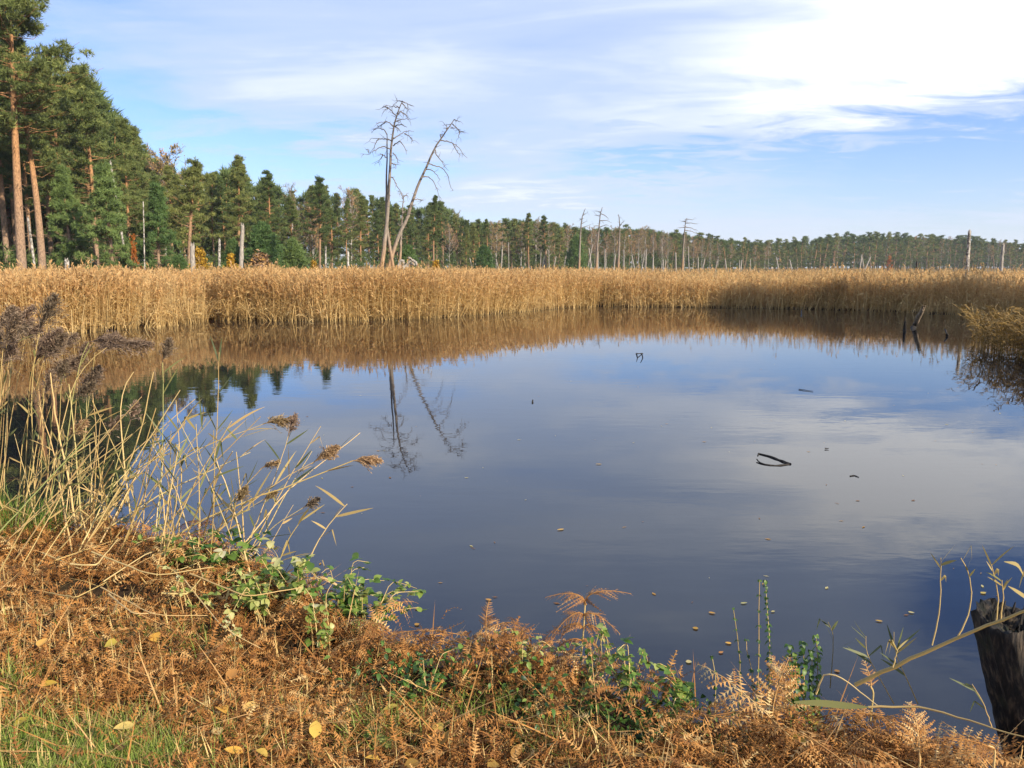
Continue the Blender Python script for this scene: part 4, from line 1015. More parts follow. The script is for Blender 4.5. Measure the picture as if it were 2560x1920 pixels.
blades(gr, P, rf.uniform(.05, .15, n), rf.uniform(.0025, .0045, n), rf, np.abs(rf.normal(.6, .45, n)), np.clip(rf.normal(.56, .2, n), 0, 1), rf.uniform(.2, 1.0, n))
P = bank_points(1500, -150, 170, 1230, 1345, rf, -.02, smax=.7); n = len(P)
blades(gr, P, rf.uniform(.12, .4, n), rf.uniform(.004, .007, n), rf, np.abs(rf.normal(.15, .25, n)), np.clip(rf.normal(.28, .2, n), 0, 1), rf.uniform(.1, .7, n))
tag(gr.build('grass', M_GRASS), 'short green and straw coloured grass on the bank', 'grass', kind='stuff')

# undergrowth of small green leaves in the hollows of the edge
LV = []
for k in range(3):
    V, F = leaf_geo(.024, .015, None, 4, .3, .25 + .2 * k); LV.append((V, F, np.full(len(V), .35)))
ug = MB()
for (px, py, sx, sy, n, up) in [(1000, 1700, 130, 40, 330, .16), (1130, 1720, 120, 45, 200, .16), (1330, 1780, 60, 60, 260, .2), (1500, 1750, 90, 50, 260, .15), (1620, 1830, 90, 45, 420, .10), (1690, 1770, 110, 30, 220, .12), (1450, 1640, 60, 60, 120, .2), (250, 1270, 120, 40, 260, .2), (80, 1240, 60, 50, 200, .25)]:
    for k in range(3):
        m = n // 6; P = np.array([G(px + rf.normal(0, sx * .6), py + rf.normal(0, sy * .6), .55) for _ in range(m)]); P[:, 2] = np.maximum(ground_z(P[:, 0], P[:, 1]), .05) + rf.uniform(.01, up, m)
        ug.inst(LV[k], rotm(rf.uniform(0, 6.28, m), rf.normal(.2, .5, m), rf.normal(0, .5, m)) * rf.uniform(.6, 1.3, m)[:, None, None], P, rf.normal(-.05, .2, m))
tag(ug.build('ground_ivy', M_GREEN), 'low dark green creeping leaves in the hollows of the bank', 'undergrowth', kind='stuff')

# ------------------------------------------------------------------ plants that stand out on the bank
def stem_and_leaves(name, label, cat, stems, leafspec, smat, lmat, rad, seed, group=None, plume=None, pmat=None):
    """stems: world polylines; leafspec(r, mb, P) draws leaves along a stem"""
    r = np.random.default_rng(seed)
    b = np.array(stems[0][0], float); root = thing(name, label, cat, b, group)
    sm, lm = MB(), MB()
    for S in stems:
        P = smooth_path(S, 14, rad * .25, r); sm.tube(P, np.linspace(rad, rad * .45, 14), 6, np.clip(r.normal(.62, .15), 0, 1))
        leafspec(r, lm, P)
    sm.build('stem', smat, root, True)
    if lm.n: lm.build('foliage', lmat, root)
    if plume is not None:
        pm = MB(); plume(r, pm); pm.build('plume', pmat, root)
    return root
def reed_leaves(k, Lr=(.14, .34), tint=(.1, 1.0), wid=.016, lo=.25):
    def f(r, mb, P):
        for _ in range(k):
            q = r.uniform(lo, .98) * (len(P) - 1); i = int(q); p = P[i] * (1 - q + i) + P[min(i + 1, len(P) - 1)] * (q - i)
            t = unit(P[min(i + 1, len(P) - 1)] - P[max(i - 1, 0)]); a = r.uniform(0, 6.283)
            d = unit(t * r.uniform(.4, 1.3) + np.array([math.cos(a), math.sin(a) * .6, 0]) * .8)
            L = r.uniform(*Lr); sag = r.uniform(-.08, .16); br = r.random() < .3
            u = np.linspace(0, 1, 7); Q = p + d * (u * L)[:, None] + np.array([0, 0, -1.0]) * (sag * L * u ** 2.2)[:, None]
            if br: Q[4:] = Q[3] + (np.array([d[0] * .3, d[1] * .3, -1]) * L * .16) * np.arange(1, 4)[:, None]
            w = wid * np.array([.35, .9, 1, .95, .75, .45, .05]) * r.uniform(.6, 1.2)
            sd = np.cross(d, r.normal(0, 1, 3)); mb.ribbon(Q, w, sd, r.uniform(*tint))
    return f
def plume_at(p, d, L0, full=1.0, sag=.5):
    """drooping one-sided panicle"""
    def f(r, mb):
        dd = unit(d); L = L0 * 1.1; n = int(190 * full); side = unit(np.cross(dd, [0, 0, 1]) + r.normal(0, .2, 3))
        ax = [p + dd * (L * u) + np.array([0, 0, -sag * L * .35 * u * u]) for u in np.linspace(-.1, 1, 7)]
        mb.tube(ax, np.linspace(.003, .001, 7), 4, .4, 0, False)
        for i in range(n):
            u = r.random() ** .8; b = np.array([np.interp(u, np.linspace(-.1, 1, 7), [q[j] for q in ax]) for j in range(3)])
            l = L * (.50 * (1 - u) + .18) * r.uniform(.6, 1.1)
            e = unit(dd * .95 + r.normal(0, .34, 3) + np.array([.12, 0, -.15 * sag]))
            q = np.array([b, b + e * l * .5, b + e * l + np.array([0, 0, -sag * l * .5])])
            t = np.clip(r.normal(.5, .25), 0, 1)
            mb.ribbon(q, [.0018, .0040, .0012], np.cross(e, r.normal(0, 1, 3)), t)
            for k in range(3):
                c = q[0] + (q[2] - q[0]) * r.uniform(.3, 1); g = unit(e + r.normal(0, .5, 3)) * l * .22
                mb.ribbon([c, c + g * .6, c + g], [.0015, .005, .001], np.cross(g, r.normal(0, 1, 3)), np.clip(t + .15, 0, 1))
    return f
def reed(label, pts, depth, rad=.0045, leaves=4, tint=(.1, 1), plume=None, dark=False, seed=0, group=None, wid=.011, ddep=0.0, cut=False):
    P = [D(px, py, depth + ddep * i / max(1, len(pts) - 1)) for i, (px, py) in enumerate(pts)]
    b = P[0].copy(); g = float(ground_z(b[0], b[1])); 
    if b[2] > g + .05:
        k = P[0] - P[1]; 
        if k[2] < -.02: b = P[0] + k * min(3.0, (b[2] - g) / -k[2] + .02); P = [b] + P
    pl = None
    if plume: 
        pe = P[-1]; dv = P[-1] - P[-2]; dv = unit(unit(dv) + np.array(plume[1] if len(plume) > 1 else (0, 0, 0))); pl = plume_at(pe, dv, plume[0], plume[2] if len(plume) > 2 else 1.0)
    return stem_and_leaves('reed_stalk', label, 'reed', [P], reed_leaves(leaves, (.09, .24), tint, wid), M_STRAW, M_BLADE, rad, 600 + seed, group, pl, M_PLUME_SHADED if dark else M_PLUME_LIT)
reed('reed with large dark upright plume, tallest at the left edge', [(85, 1200), (78, 1000), (88, 880), (98, 830)], 4.9, plume=(.26, (.25, 0, .3), 1.3), dark=True, seed=1, leaves=3)
reed('reed with dark plume cut by the left edge of the photo', [(-10, 1230), (-5, 1000), (8, 870)], 4.9, plume=(.24, (.3, 0, .2), 1.2), dark=True, seed=2, leaves=3)
reed('reed with bent dark plume below the tallest one', [(60, 1230), (70, 1050), (75, 930), (90, 890)], 5.0, plume=(.24, (.2, 0, -.1), 1.2), dark=True, seed=3, leaves=4)
rg = np.random.default_rng(650)
for i in range(22):
    px = rg.uniform(-90, 250); ty = rg.uniform(850, 1000) - (60 if px < 60 else 0); d = rg.uniform(4.9, 6.2)
    reed('brown reed with dark plume in the dense clump at the left edge', [(px - 10, 1270), (px + rg.normal(10, 12), 1100), (px + rg.normal(28, 22), ty)], d, rad=.004, leaves=5, tint=(.0, .7), plume=(rg.uniform(.14, .24), (rg.uniform(.1, .7), 0, rg.uniform(-.4, .4)), rg.uniform(.9, 1.4)), dark=True, seed=200 + i, group='dark plumed reeds at the left edge')
reed('reed with greyish plume hanging right of the tallest one', [(150, 1260), (180, 1000), (205, 880), (222, 855)], 5.0, plume=(.2, (.5, 0, -.5), 1.1), dark=True, seed=4, leaves=3)
reed('reed with dark plume sweeping far to the right', [(110, 1260), (180, 960), (240, 880), (268, 868)], 4.9, plume=(.24, (.6, 0, .0), 1.1), dark=True, seed=5, leaves=3)
reed('straight green reed with nodding grey plume against the far reeds', [(395, 1340), (405, 1150), (409, 980), (406, 905)], 4.9, plume=(.16, (.3, 0, .1), 1.1), dark=True, seed=6, leaves=7, tint=(0, .4))
reed('reed with pale fluffy plume low on the left bank', [(60, 1280), (95, 1100), (112, 990)], 4.8, plume=(.17, (.1, 0, .2), 1.0), dark=True, seed=7, leaves=2)
reed('reed with grey plume tilted right above dark water', [(120, 1290), (150, 1130), (170, 1090)], 4.7, plume=(.15, (.6, 0, .3), .9), dark=False, seed=8, leaves=2)
reed('reed with small feathery plume above the dark reflection', [(250, 1320), (300, 1130), (325, 1055)], 4.7, plume=(.14, (.0, 0, .4), .8), dark=True, seed=9, leaves=2)
reed('reed with small grey plume left of the feathery one', [(230, 1310), (262, 1150), (275, 1085)], 4.8, plume=(.13, (.2, 0, .0), .8), dark=True, seed=10, leaves=2)
reed('thick pale broken reed stem, tallest without a plume at left', [(192, 1330), (165, 1160), (145, 1080), (126, 932)], 4.6, rad=.0075, leaves=1, seed=11)
reed('pale broken reed stem right of the thick one', [(205, 1340), (195, 1190), (184, 1060), (172, 960)], 4.6, rad=.006, leaves=2, seed=12)
reed('kinked straw reed stem curving up to the right', [(312, 1170), (304, 1100), (300, 1000), (312, 960), (334, 930)], 4.7, rad=.006, leaves=1, seed=13)
reed('long straw reed leaning right before dark reflections', [(250, 1330), (300, 1220), (352, 1080), (384, 930)], 4.7, rad=.006, leaves=2, seed=14)
reed('long straw reed parallel to the leaning one', [(280, 1320), (350, 1160), (390, 1020)], 4.6, rad=.0055, leaves=3, seed=15)
reed('short straight straw reed in the thicket', [(262, 1330), (252, 1200), (235, 1080)], 4.6, rad=.0055, leaves=1, seed=16)
reed('slender green reed with long spread blades against the sky water', [(530, 1400), (535, 1200), (545, 1020), (548, 880)], 4.5, rad=.004, leaves=9, tint=(0, .45), seed=17, wid=.013)
reed('green reed with broad dark blades left of the slender one', [(445, 1380), (455, 1200), (440, 1000)], 4.6, leaves=7, tint=(0, .5), seed=18, wid=.014)
reed('green reed with hanging broken blades in the middle of the thicket', [(500, 1400), (498, 1200), (490, 1060)], 4.5, leaves=7, tint=(0, .7), seed=19, wid=.013)
reed('long arching reed ending in the lowest thick tan plume', [(380, 1390), (480, 1310), (610, 1255), (760, 1200), (882, 1152)], 4.1, rad=.0065, leaves=4, plume=(.13, (.25, 0, -.15), 1.5), seed=20, tint=(.4, 1))
reed('reed ending in a dark tan plume pointing right over the water', [(330, 1290), (420, 1170), (520, 1110), (664, 1058)], 4.4, rad=.004, leaves=4, plume=(.15, (.2, 0, .0), 1.4), seed=21)
reed('green reed with a sparse upright grey plume over the water', [(610, 1390), (660, 1260), (700, 1160), (722, 1085)], 4.2, rad=.0035, leaves=6, plume=(.12, (.05, 0, .3), .6), dark=True, seed=22, tint=(0, .5))
reed('reed with broad golden plume left of the lowest thick one', [(500, 1370), (610, 1270), (700, 1200), (785, 1155)], 4.1, rad=.0045, leaves=5, plume=(.15, (.25, 0, .55), 1.5), seed=23)
reed('reed with tan plume low in front of the water', [(560, 1400), (575, 1320), (590, 1258)], 4.0, rad=.004, leaves=3, plume=(.11, (.35, 0, .2), 1.2), seed=24)
reed('reed with small purplish plume drooping over the water', [(600, 1400), (690, 1310), (760, 1268)], 4.0, rad=.0035, leaves=4, plume=(.09, (.2, 0, .35), 1.0), dark=True, seed=25)
reed('reed with thin tan plume behind the arching reed', [(480, 1380), (590, 1290), (660, 1248)], 4.1, rad=.0035, leaves=4, plume=(.08, (.25, 0, .4), .9), seed=26)
reed('green reed with narrow plume half hidden behind blades', [(520, 1390), (580, 1250), (655, 1170)], 4.3, rad=.004, leaves=7, plume=(.1, (.5, 0, .0), .8), seed=27, tint=(0, .6))
reed('long straw reed lying across the bank from the thicket', [(330, 1545), (285, 1470), (240, 1400), (200, 1280)], 3.9, rad=.006, leaves=1, seed=28, ddep=.5)
reed('pale reed stem slanting before the bracken at left', [(275, 1520), (300, 1430), (350, 1300)], 3.9, rad=.005, leaves=1, seed=29, ddep=.4)
reed('upright pale reed stem before the bramble', [(500, 1600), (492, 1480), (498, 1310)], 3.7, rad=.0045, leaves=1, seed=30, ddep=.3)
reed('broken reed with stiff dry blades at the water, right of the thicket', [(760, 1430), (790, 1360), (830, 1300), (868, 1260)], 3.9, rad=.0045, leaves=7, tint=(.6, 1), seed=31, wid=.014)
reed('dry reed with folded blades by the water under the plumes', [(690, 1420), (720, 1350), (760, 1290)], 3.9, rad=.004, leaves=7, tint=(.6, 1), seed=32, wid=.014)
rg = np.random.default_rng(640)
for i in range(64):
    px = rg.uniform(-60, 640); d = rg.uniform(4.0, 5.1) if px < 400 else rg.uniform(3.8, 4.5)
    py = rg.uniform(1270, 1350) + max(0, px - 300) * .22; ln = rg.uniform(90, 330); le = rg.normal(.35, .45)
    pts = [(px, py), (px + le * ln * .45, py - ln * .5), (px + le * ln * 1.05 + rg.normal(0, 15), py - ln)]
    reed('dry reed stem without plume in the tangle on the left bank', pts, d, rad=rg.uniform(.003, .0055), leaves=rg.integers(2, 6), tint=(.1, 1), seed=60 + i, group='plumeless reeds in the left tangle', ddep=rg.normal(0, .3))
for i in range(18):
    px = rg.uniform(40, 640); py = rg.uniform(1360, 1530) + max(0, px - 350) * .15; ln = rg.uniform(120, 330); a = rg.normal(0, .35)
    P = np.array([G(px, py, .66), G(px + ln * .5, py - ln * a * .5, .72), G(px + ln, py - ln * a, .62)])
    P[:, 2] = np.maximum(ground_z(P[:, 0], P[:, 1]), .1) + rg.uniform(.06, .18) + np.array([0, .5, 1]) * rg.normal(0, .05) + rg.normal(0, .008, 3)
    stem_and_leaves('reed_stalk', 'flattened straw reed lying over the bracken on the left bank', 'reed', [P], reed_leaves(1, (.1, .2), (.5, 1)), M_STRAW, M_BLADE, rg.uniform(.003, .005), 760 + i, 'flattened reeds on the left bank')

# brambles: arching stems with groups of three leaves
def compound(r, mb, p, d, L, tint, three=True):
    for k, da in enumerate((0, .9, -.9) if three else (0,)):
        V, F = leaf_geo(L * (1 if k == 0 else .78), L * .62, r, 5, .22, r.uniform(.1, .5))
        yaw = math.atan2(d[1], d[0]) + da; M = rotm(yaw, r.normal(-.05, .35), r.normal(0, .35))[0]
        mb.add(V @ M.T + p, F, np.clip(tint + r.normal(0, .08), 0, 1))
def bramble(label, px, py, z, spread, n, Lf, tint, seed, cat='bramble', name='bramble', three=True, up=.25, nl=7):
    r = np.random.default_rng(seed); T = G(px, py, z + .08); b = T.copy(); b[1] = min(b[1], float(y_edge(b[0])) - .03); b[2] = float(ground_z(b[0], b[1])); stems = []
    for i in range(n):
        a = r.uniform(0, 6.283); ln = spread * r.uniform(.35, 1.05)
        e = T + np.array([math.cos(a) * ln, math.sin(a) * ln * .7, r.uniform(-.10, .16)]); e[2] = max(e[2], .06)
        stems.append([b + r.normal(0, .03, 3) * [1, 1, 0], (b + e) * .5 + np.array([0, 0, up * r.uniform(.3, .8)]), e])
    def lf(r, mb, P):
        for q in np.linspace(.3, 1, nl):
            i = min(len(P) - 1, int(q * (len(P) - 1))); a = r.uniform(0, 6.283)
            compound(r, mb, P[i] + r.normal(0, .008, 3), np.array([math.cos(a), math.sin(a), .3]), Lf * r.uniform(.45, 1.0), r.uniform(*tint), three)
    return stem_and_leaves(name, label, cat, stems, lf, M_STRAW, M_GREEN, .0025, seed)
bramble('bramble with large dark green leaves under the reed plumes', 575, 1390, .62, .28, 8, .075, (.1, .6), 801)
bramble('bramble with pale yellow green leaves among straw stems at left', 440, 1365, .62, .28, 8, .06, (.45, .85), 802)
bramble('bramble with pale wilting leaves left of the water corner', 660, 1480, .6, .30, 9, .055, (.45, .85), 803)
bramble('bramble with mixed green and cream leaves over the water edge', 720, 1440, .6, .34, 10, .07, (.3, .95), 804)
bramble('bramble spreading bright green leaves over the water, left half', 850, 1490, .5, .32, 13, .06, (.35, .75), 805)
bramble('bramble spreading bright green leaves over the water, tip by floating leaves', 935, 1525, .4, .30, 13, .055, (.35, .7), 806)
bramble('bramble with cream leaves on the rusty bracken', 480, 1480, .60, .16, 3, .04, (.6, .9), 807)
bramble('bramble with light green leaves on the bracken below the water corner', 800, 1550, .56, .2, 4, .055, (.6, .85), 808)
bramble('bramble with broad lime green leaves overhanging the water mid bank', 1590, 1668, .60, .15, 5, .05, (.45, .75), 809, up=.24)
bramble('bramble with cream leaves climbing the standing bracken', 1490, 1660, .58, .14, 4, .034, (.5, .85), 810, up=.32)
bramble('bramble with cream green leaves on the bracken hump left of standing frond', 1310, 1625, .56, .16, 4, .036, (.5, .85), 811, up=.2)
bramble('bramble with dull green leaves in shade at the water edge right of centre', 1700, 1740, .5, .22, 6, .055, (.25, .7), 812, up=.14)
bramble('bramble with small dark green leaves under the bracken hump', 1060, 1700, .55, .2, 6, .035, (.2, .6), 813, up=.16)
bramble('bramble with small withered leaves in the dark hollow at left', 590, 1580, .56, .12, 3, .035, (.7, .95), 814, up=.1)
# two big leaves in the grass
for (px, py, t, a, lb) in [(905, 1815, .45, .3, 'large glossy green leaf lying in the grass'), (925, 1825, .75, -.2, 'large yellowing leaf beside the glossy green one in the grass')]:
    V, F = leaf_geo(.10, .05, None, 6, .2, .1); p = G(px, py, .60); p[2] = float(ground_z(p[0], p[1])) + .05
    mb = MB(); mb.add(V @ rotm(a, .1, .3)[0].T + p, F, t); tag(mb.build('green_leaf', M_GREEN), lb, 'leaf')
# nettle stalks
def nettle(label, pts, depth, seed, lf=.03, nl=11, tint=(.1, .5), lo=.1):
    nl = int(nl * 1.4); lf *= 1.15
    P = [D(a, b, depth) for a, b in pts]; P[0][2] = min(P[0][2], max(float(ground_z(P[0][0], P[0][1])), 0)); 
    def lfn(r, mb, Q):
        for i, q in enumerate(np.linspace(lo, 1, nl)):
            f = q * (len(Q) - 1); k = int(f); p = Q[k] + (Q[min(k + 1, len(Q) - 1)] - Q[k]) * (f - k); a = i * 1.57 + r.normal(0, .3)
            for s in (0, math.pi, 1.57):
                V, F = leaf_geo(lf * r.uniform(.5, 1.1) * (1.1 - .5 * q), lf * .5, r, 4, .25, .7); M = rotm(a + s, r.normal(.25, .3), r.normal(0, .3))[0]
                mb.add(V @ M.T + p, F, r.uniform(*tint))
    return stem_and_leaves('nettle_stalk', label, 'nettle', [P], lfn, M_STRAW, M_GREEN, .003, seed)
nettle('tallest nettle stalk with leafy green tip at the water edge', [(1932, 1720), (1926, 1620), (1918, 1520), (1913, 1450)], 3.0, 830, .026, 20, lo=.3)
nettle('straight thin nettle stalk with dry tip left of the tallest', [(1898, 1740), (1897, 1640), (1897, 1540), (1899, 1450)], 3.0, 831, .02, 10)
nettle('dark slim nettle stalk, second from the left', [(1860, 1720), (1850, 1640), (1840, 1570), (1833, 1520)], 3.05, 832, .02, 12)
nettle('short dark nettle stalk, leftmost of the row', [(1793, 1725), (1790, 1690), (1780, 1640)], 3.1, 833, .025, 6)
nettle('slanting nettle stalk between two taller ones', [(1905, 1720), (1880, 1660), (1862, 1625), (1866, 1600)], 3.1, 834, .025, 7)
for k, (a, b, c) in enumerate([(1972, 1612, 'leafy green nettle clump, left stem'), (2006, 1604, 'leafy green nettle clump, middle stem of five'), (2040, 1588, 'leafy green nettle clump, right stem with pointed tip'), (1988, 1632, 'leafy green nettle clump, second stem from the left'), (2026, 1625, 'leafy green nettle clump, second stem from the right')]):
    nettle(c + ' above the bracken frond', [(a + 15, 1720), (a + 5, 1660), (a, b)], 2.95, 840 + k, .036, 17, (.2, .55), .25)
# standing bracken fronds
def standing_frond(label, base, top, depth, seed, L, pitch, yaw, droop=.5, curl=.6, wide=.4, pairs=14, tint=0.0, n=1):
    b, t = D(*base, depth), D(*top, depth); root = thing('bracken_frond', label, 'bracken', b)
    sm = MB(); sm.tube(smooth_path([b - np.array([0, 0, .1]), b * .5 + t * .5 + np.array([.01, 0, 0]), t], 10), np.linspace(.004, .0028, 10), 6, .7); sm.build('stem', M_STRAW, root, True)
    lm = MB()
    for k in range(n):
        g = frond_geo(seed + k, L * (1 if k == 0 else .85), pairs, droop, curl, 9, wide, .1, 1.0).proto()
        q = 1.0 if k == 0 else max(.3, 1 - .16 * (k // 2)); c = b * (1 - q) + t * q
        lm.inst(g, rotm([yaw[k % len(yaw)]], [-pitch[k % len(pitch)]]), c[None], [tint])
    lm.build('frond', M_FERN, root); return root
standing_frond('standing bracken with curled drooping fronds above the water, tallest of the bank', (1440, 1700), (1463, 1505), 3.1, 850, .15, (1.0, .9, .5, .4, .3, .2, .2, .1, .1), (.1, 3.0, -.4, 3.5, 2.6, .3, 3.1, -.2, 2.9), 1.3, .9, .62, 14, -.1, 9)
standing_frond('upright bracken frond with a feathery crown left of the standing one', (1225, 1620), (1213, 1575), 3.3, 860, .15, (1.1,), (1.2,), .3, .5, .4, 12, 0, 1)
standing_frond('wide flat bracken frond standing before the nettles', (1920, 1830), (1935, 1790), 2.55, 862, .24, (1.05,), (.9,), .35, .15, .55, 17, .12, 1)
standing_frond('second flat bracken frond tilted left behind the wide one', (1960, 1790), (1962, 1750), 2.7, 864, .18, (1.0,), (1.9,), .3, .2, .5, 15, .1, 1)
standing_frond('dark bracken frond lying flat below the shaded brambles', (1730, 1850), (1735, 1845), 2.6, 866, .16, (.0,), (3.2,), .1, .3, .35, 14, -.3, 1)
standing_frond('bracken frond pointing at the camera at the lower right', (2120, 1890), (2125, 1885), 2.3, 868, .22, (.1,), (-1.9,), .2, .2, .5, 16, .05, 1)
standing_frond('bracken frond with neat pale leaflets, right of the centre bottom', (2290, 1900), (2300, 1890), 2.25, 870, .18, (.8,), (1.5,), .2, .2, .5, 16, .15, 1)
standing_frond('small bracken tip against the water beside the long leaning reed', (2180, 1740), (2176, 1715), 2.6, 872, .10, (1.1,), (1.7,), .4, .3, .45, 10, .1, 1)
standing_frond('dark rusty bracken frond at the foot of the wooden post', (2490, 1870), (2470, 1865), 2.15, 874, .2, (.1,), (3.0,), .4, .6, .4, 14, -.2, 1)

# fallen leaves on the bank
fl = [(345, 1612, .8), (385, 1610, .7), (297, 1645, .75), (230, 1690, .6), (100, 1660, .75), (95, 1740, .7), (75, 1830, .65), (300, 1908, .1), (550, 1790, .7), (645, 1770, .8), (565, 1690, .4), (475, 1625, .5), (340, 1835, .85), (540, 1840, .9), (610, 1895, .7), (515, 1875, .35), (640, 1885, .75), (945, 1880, .4), (950, 1895, .7), (1022, 1885, .7), (1090, 1805, .75), (1010, 1905, .3), (995, 1765, .75), (2045, 1800, .75), (1972, 1845, .7), (785, 1840, .75), (1100, 1865, .35), (1280, 1870, .3), (2030, 1812, .9), (1620, 1900, .6), (1670, 1880, .3), (1245, 1885, .4)]
desc = ['ochre', 'yellow', 'bright yellow', 'dull yellow', 'golden']
for i, (px, py, t) in enumerate(fl):
    r = np.random.default_rng(900 + i); p = G(px, py, .6); p[2] = float(ground_z(p[0], p[1])) + .075
    V, F = leaf_geo(.062 * r.uniform(.7, 1.2), .044 * r.uniform(.8, 1.2), r, 5, .3, r.uniform(-.3, .3)); mb = MB(); mb.add(V @ rotm(r.uniform(0, 6.28), r.normal(0, .3), r.normal(0, .3))[0].T + p, F, t)
    o = mb.build('fallen_leaf', M_YLEAF)
    tag(o, 'fallen birch leaf, yellow, on the bank' if t > .5 else 'fallen leaf, rusty brown, on the bank', 'leaf', 'yellow leaves fallen on the bank' if t > .5 else 'brown leaves fallen on the bank')

# ------------------------------------------------------------------ right corner: post, leaning reed, sprigs
def post():
    m, n, l = nmat('old_post_wood')
    tcn = n.new('ShaderNodeTexCoord'); mp = n.new('ShaderNodeMapping'); l.new(tcn.outputs['Object'], mp.inputs[0]); mp.inputs['Scale'].default_value = (34, 34, 2.4)
    nz = n.new('ShaderNodeTexNoise'); l.new(mp.outputs[0], nz.inputs['Vector']); nz.inputs['Scale'].default_value = 1.6; nz.inputs['Detail'].default_value = 8; nz.inputs['Roughness'].default_value = .65
    ns = n.new('ShaderNodeTexNoise'); l.new(tcn.outputs['Object'], ns.inputs['Vector']); ns.inputs['Scale'].default_value = 9; ns.inputs['Detail'].default_value = 6
    rp = ramp(n, [(.40, (.003, .0025, .002)), (.50, (.016, .012, .009)), (.66, (.11, .08, .05))]); l.new(nz.outputs[0], rp.inputs[0])
    mo = ramp(n, [(.55, (0, 0, 0)), (.66, (1, 1, 1))]); l.new(ns.outputs[0], mo.inputs[0])
    mx = n.new('ShaderNodeMixRGB'); l.new(mo.outputs[0], mx.inputs[0]); l.new(rp.outputs[0], mx.inputs[1]); mx.inputs[2].default_value = (.018, .022, .008, 1)
    p = n.new('ShaderNodeBsdfPrincipled'); l.new(mx.outputs[0], p.inputs['Base Color']); p.inputs['Roughness'].default_value = .85
    b = n.new('ShaderNodeBump'); b.inputs['Strength'].default_value = 1.0; b.inputs['Distance'].default_value = .02; l.new(nz.outputs[0], b.inputs['Height']); l.new(b.outputs[0], p.inputs['Normal'])
    o = n.new('ShaderNodeOutputMaterial'); l.new(p.outputs[0], o.inputs[0])
    r = np.random.default_rng(950); top, bot = D(2543, 1552, 2.62), D(2695, 2090, 2.62)
    k, nr = 56, 30; th = np.arange(k) * 6.2832 / k
    groove = sum(a * np.sin(f * th + ph) for a, f, ph in zip((.05, .045, .05, .045, .035), (3, 5, 9, 14, 21), r.uniform(0, 6.28, 5)))
    V = []; jag = .03 * (vnoise(np.arange(k) * .35, np.zeros(k) + 4) - .5) + .02 * r.random(k)
    for i in range(nr):
        u = i / (nr - 1); c = bot * (1 - u) + top * u
        rad = .150 * (1 + groove * (1 + .4 * math.sin(5 * u))) * (1 - .10 * u ** 6) + .004 * r.normal(0, 1, k) * .5
        z = np.zeros(k) + (jag if i == nr - 1 else 0)
        V.append(np.stack([c[0] + rad * np.cos(th), c[1] + rad * np.sin(th), c[2] + z], 1))
    # hollowed weathered top
    for q, dz in ((.8, -.012), (.5, -.03), (.2, -.04)):
        V.append(np.stack([top[0] + .135 * q * np.cos(th), top[1] + .135 * q * np.sin(th), top[2] + dz + .012 * r.normal(0, 1, k)], 1))
    V = np.concatenate(V); rows = nr + 3; F = []
    for i in range(rows - 1):
        for j in range(k): F.append([i * k + j, i * k + (j + 1) % k, (i + 1) * k + (j + 1) % k, (i + 1) * k + j])
    mb = MB(); mb.add(V, F); mb.F.append(np.array([[(rows - 1) * k + j, (rows - 1) * k + (j + 1) % k, (rows - 1) * k + (j + 2) % k] for j in range(0, 1)])); mb.M.append(np.zeros(1, int))
    for _ in range(26):
        a = r.uniform(0, 6.28); q = r.uniform(.2, .95) * .14; b_ = top + np.array([q * math.cos(a), q * math.sin(a), -.02])
        mb.tube([b_, b_ + np.array([r.normal(0, .006), r.normal(0, .006), r.uniform(.02, .06)])], [.008, .002], 5, .5)
    return tag(mb.build('wooden_post', m, None, True), 'dark rotten wooden post with cracked grain at the lower right corner', 'post')
post()
root = stem_and_leaves('reed_stalk', 'thick pale reed leaning across the wooden post with upright side shoots', 'reed',
    [[D(2138, 1712, 2.5), D(2260, 1655, 2.42), D(2400, 1592, 2.34), D(2500, 1548, 2.28), D(2640, 1500, 2.2)]], lambda r, mb, P: None, M_STRAW, M_BLADE, .0075, 960)
sh = MB(); lf = MB(); r = np.random.default_rng(961)
for P in [[(2330, 1613), (2345, 1555), (2352, 1480), (2352, 1395)], [(2395, 1590), (2425, 1535), (2430, 1470), (2418, 1420), (2402, 1395)], [(2490, 1555), (2497, 1500), (2490, 1450), (2478, 1410)], [(2502, 1550), (2508, 1490), (2505, 1450)], [(2232, 1668), (2240, 1640), (2246, 1620)]]:
    Q = smooth_path([D(a, b, 2.36) for a, b in P], 12, .001, r); sh.tube(Q, np.linspace(.0026, .0013, 12), 6, .6); reed_leaves(4, (.04, .11), (.4, 1), .008, .7)(r, lf, Q)
for P in [[(2560, 1440), (2545, 1410), (2510, 1404)], [(2570, 1415), (2555, 1440), (2548, 1470)], [(2575, 1500), (2545, 1480), (2520, 1465)]]:
    Q = smooth_path([D(a, b, 2.3) for a, b in P], 8); lf.ribbon(Q, .014 * np.array([.4, .8, 1, 1, .9, .7, .4, .1]), [0, .3, 1], .9)
sh.build('side_shoot', M_STRAW, root, True); lf.build('foliage', M_BLADE, root)
def sprig(label, pts, depth, seed, leaves=5, rad=.0022, tint=(0, .4), mat=None):
    P = [D(a, b, depth) for a, b in pts]; P[0][2] = min(P[0][2], .0) if P[0][2] < .25 else P[0][2]
    return stem_and_leaves('reed_sprig', label, 'reed', [P], reed_leaves(leaves, (.05, .14), tint, .010, .4), mat or M_STRAW, M_BLADE, rad, seed)
sprig('dark reed sprig in the water left of the leaning reed', [(2075, 1720), (2082, 1640), (2083, 1580), (2070, 1555)], 3.0, 970, 6, mat=M_BLADE)
sprig('green reed sprig just left of the leaning reed middle', [(2235, 1760), (2185, 1670), (2165, 1630), (2165, 1590)], 2.8, 971, 6)
sprig('green reed sprig crossing behind the leaning reed', [(2295, 1760), (2250, 1660), (2235, 1620), (2235, 1580)], 2.75, 972, 7)
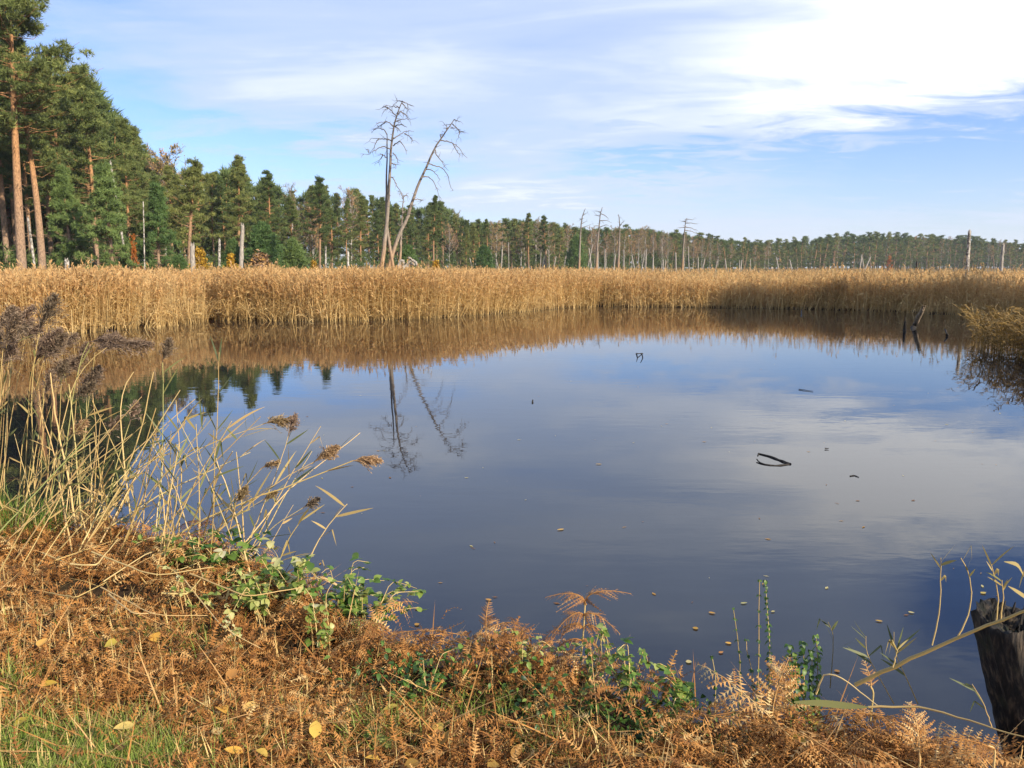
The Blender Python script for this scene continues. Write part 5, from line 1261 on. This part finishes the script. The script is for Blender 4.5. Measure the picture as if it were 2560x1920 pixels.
sprig('thin dark sprig at the foot of the wooden post', [(2480, 1820), (2460, 1760), (2430, 1710)], 2.5, 973, 4)
stem_and_leaves('reed_stalk', 'long thin straw stem running from the pale leaf to the right edge', 'reed', [[D(2170, 1768, 2.35), D(2300, 1765, 2.3), D(2420, 1800, 2.2), D(2600, 1858, 2.05)]], lambda r, mb, P: None, M_STRAW, M_BLADE, .004, 980)
stem_and_leaves('reed_stalk', 'bent straw stem looping over the bracken left of the leaning reed', 'reed', [[D(2040, 1735, 2.5), D(2060, 1682, 2.48), D(2100, 1690, 2.45), D(2150, 1730, 2.4), D(2195, 1765, 2.35)]], lambda r, mb, P: None, M_STRAW, M_BLADE, .0035, 981)
mb = MB(); Q = smooth_path([D(1985, 1755, 2.4), D(2060, 1758, 2.38), D(2120, 1765, 2.36), D(2172, 1768, 2.34)], 10); mb.ribbon(Q, .022 * np.array([.2, .5, .75, .9, 1, 1, .95, .8, .5, .1]), [0, .5, .8], .38)
tag(mb.build('fallen_reed', M_BLADE), 'broad pale green blade lying across the bracken', 'leaf')
for k, (P, lb) in enumerate([([(1570, 1865), (1650, 1880), (1730, 1895), (1800, 1905)], 'pale flat straw blade at the bottom right of centre, upper of two'), ([(1560, 1925), (1590, 1895), (1610, 1880)], 'short straw blade crossing the flat one near the bottom edge'), ([(1090, 1893), (1150, 1893), (1215, 1905)], 'weathered strip of bark lying in the straw at the bottom')]):
    Q = [G(a, b, .62) for a, b in P]; Q = smooth_path(Q, 8); Q[:, 2] = ground_z(Q[:, 0], Q[:, 1]) + .06; mb = MB(); mb.ribbon(Q, .018 * np.array([.5, .9, 1, 1, .9, .8, .6, .2]), [0, 1, .3], .75)
    tag(mb.build('straw_strip', M_BLADE), lb, 'straw')

# ------------------------------------------------------------------ the air: far trees fade a little
hm, hn, hl = nmat('haze')
pv = hn.new('ShaderNodeVolumePrincipled'); pv.inputs['Color'].default_value = (.80, .88, 1, 1); pv.inputs['Density'].default_value = 0.00018
ho = hn.new('ShaderNodeOutputMaterial'); hl.new(pv.outputs[0], ho.inputs['Volume'])
hb = MB(); x0, x1, y0, y1, z0, z1 = -1250, 1250, -450, 1250, -1.7, 45
hb.add([(x0, y0, z0), (x1, y0, z0), (x1, y1, z0), (x0, y1, z0), (x0, y0, z1), (x1, y0, z1), (x1, y1, z1), (x0, y1, z1)], [[0, 3, 2, 1], [4, 5, 6, 7], [0, 1, 5, 4], [1, 2, 6, 5], [2, 3, 7, 6], [3, 0, 4, 7]])
tag(hb.build('haze', hm), 'thin bluish air over the marsh that softens the far wood', 'haze', kind='stuff')
scene.cycles.volume_bounces = 0
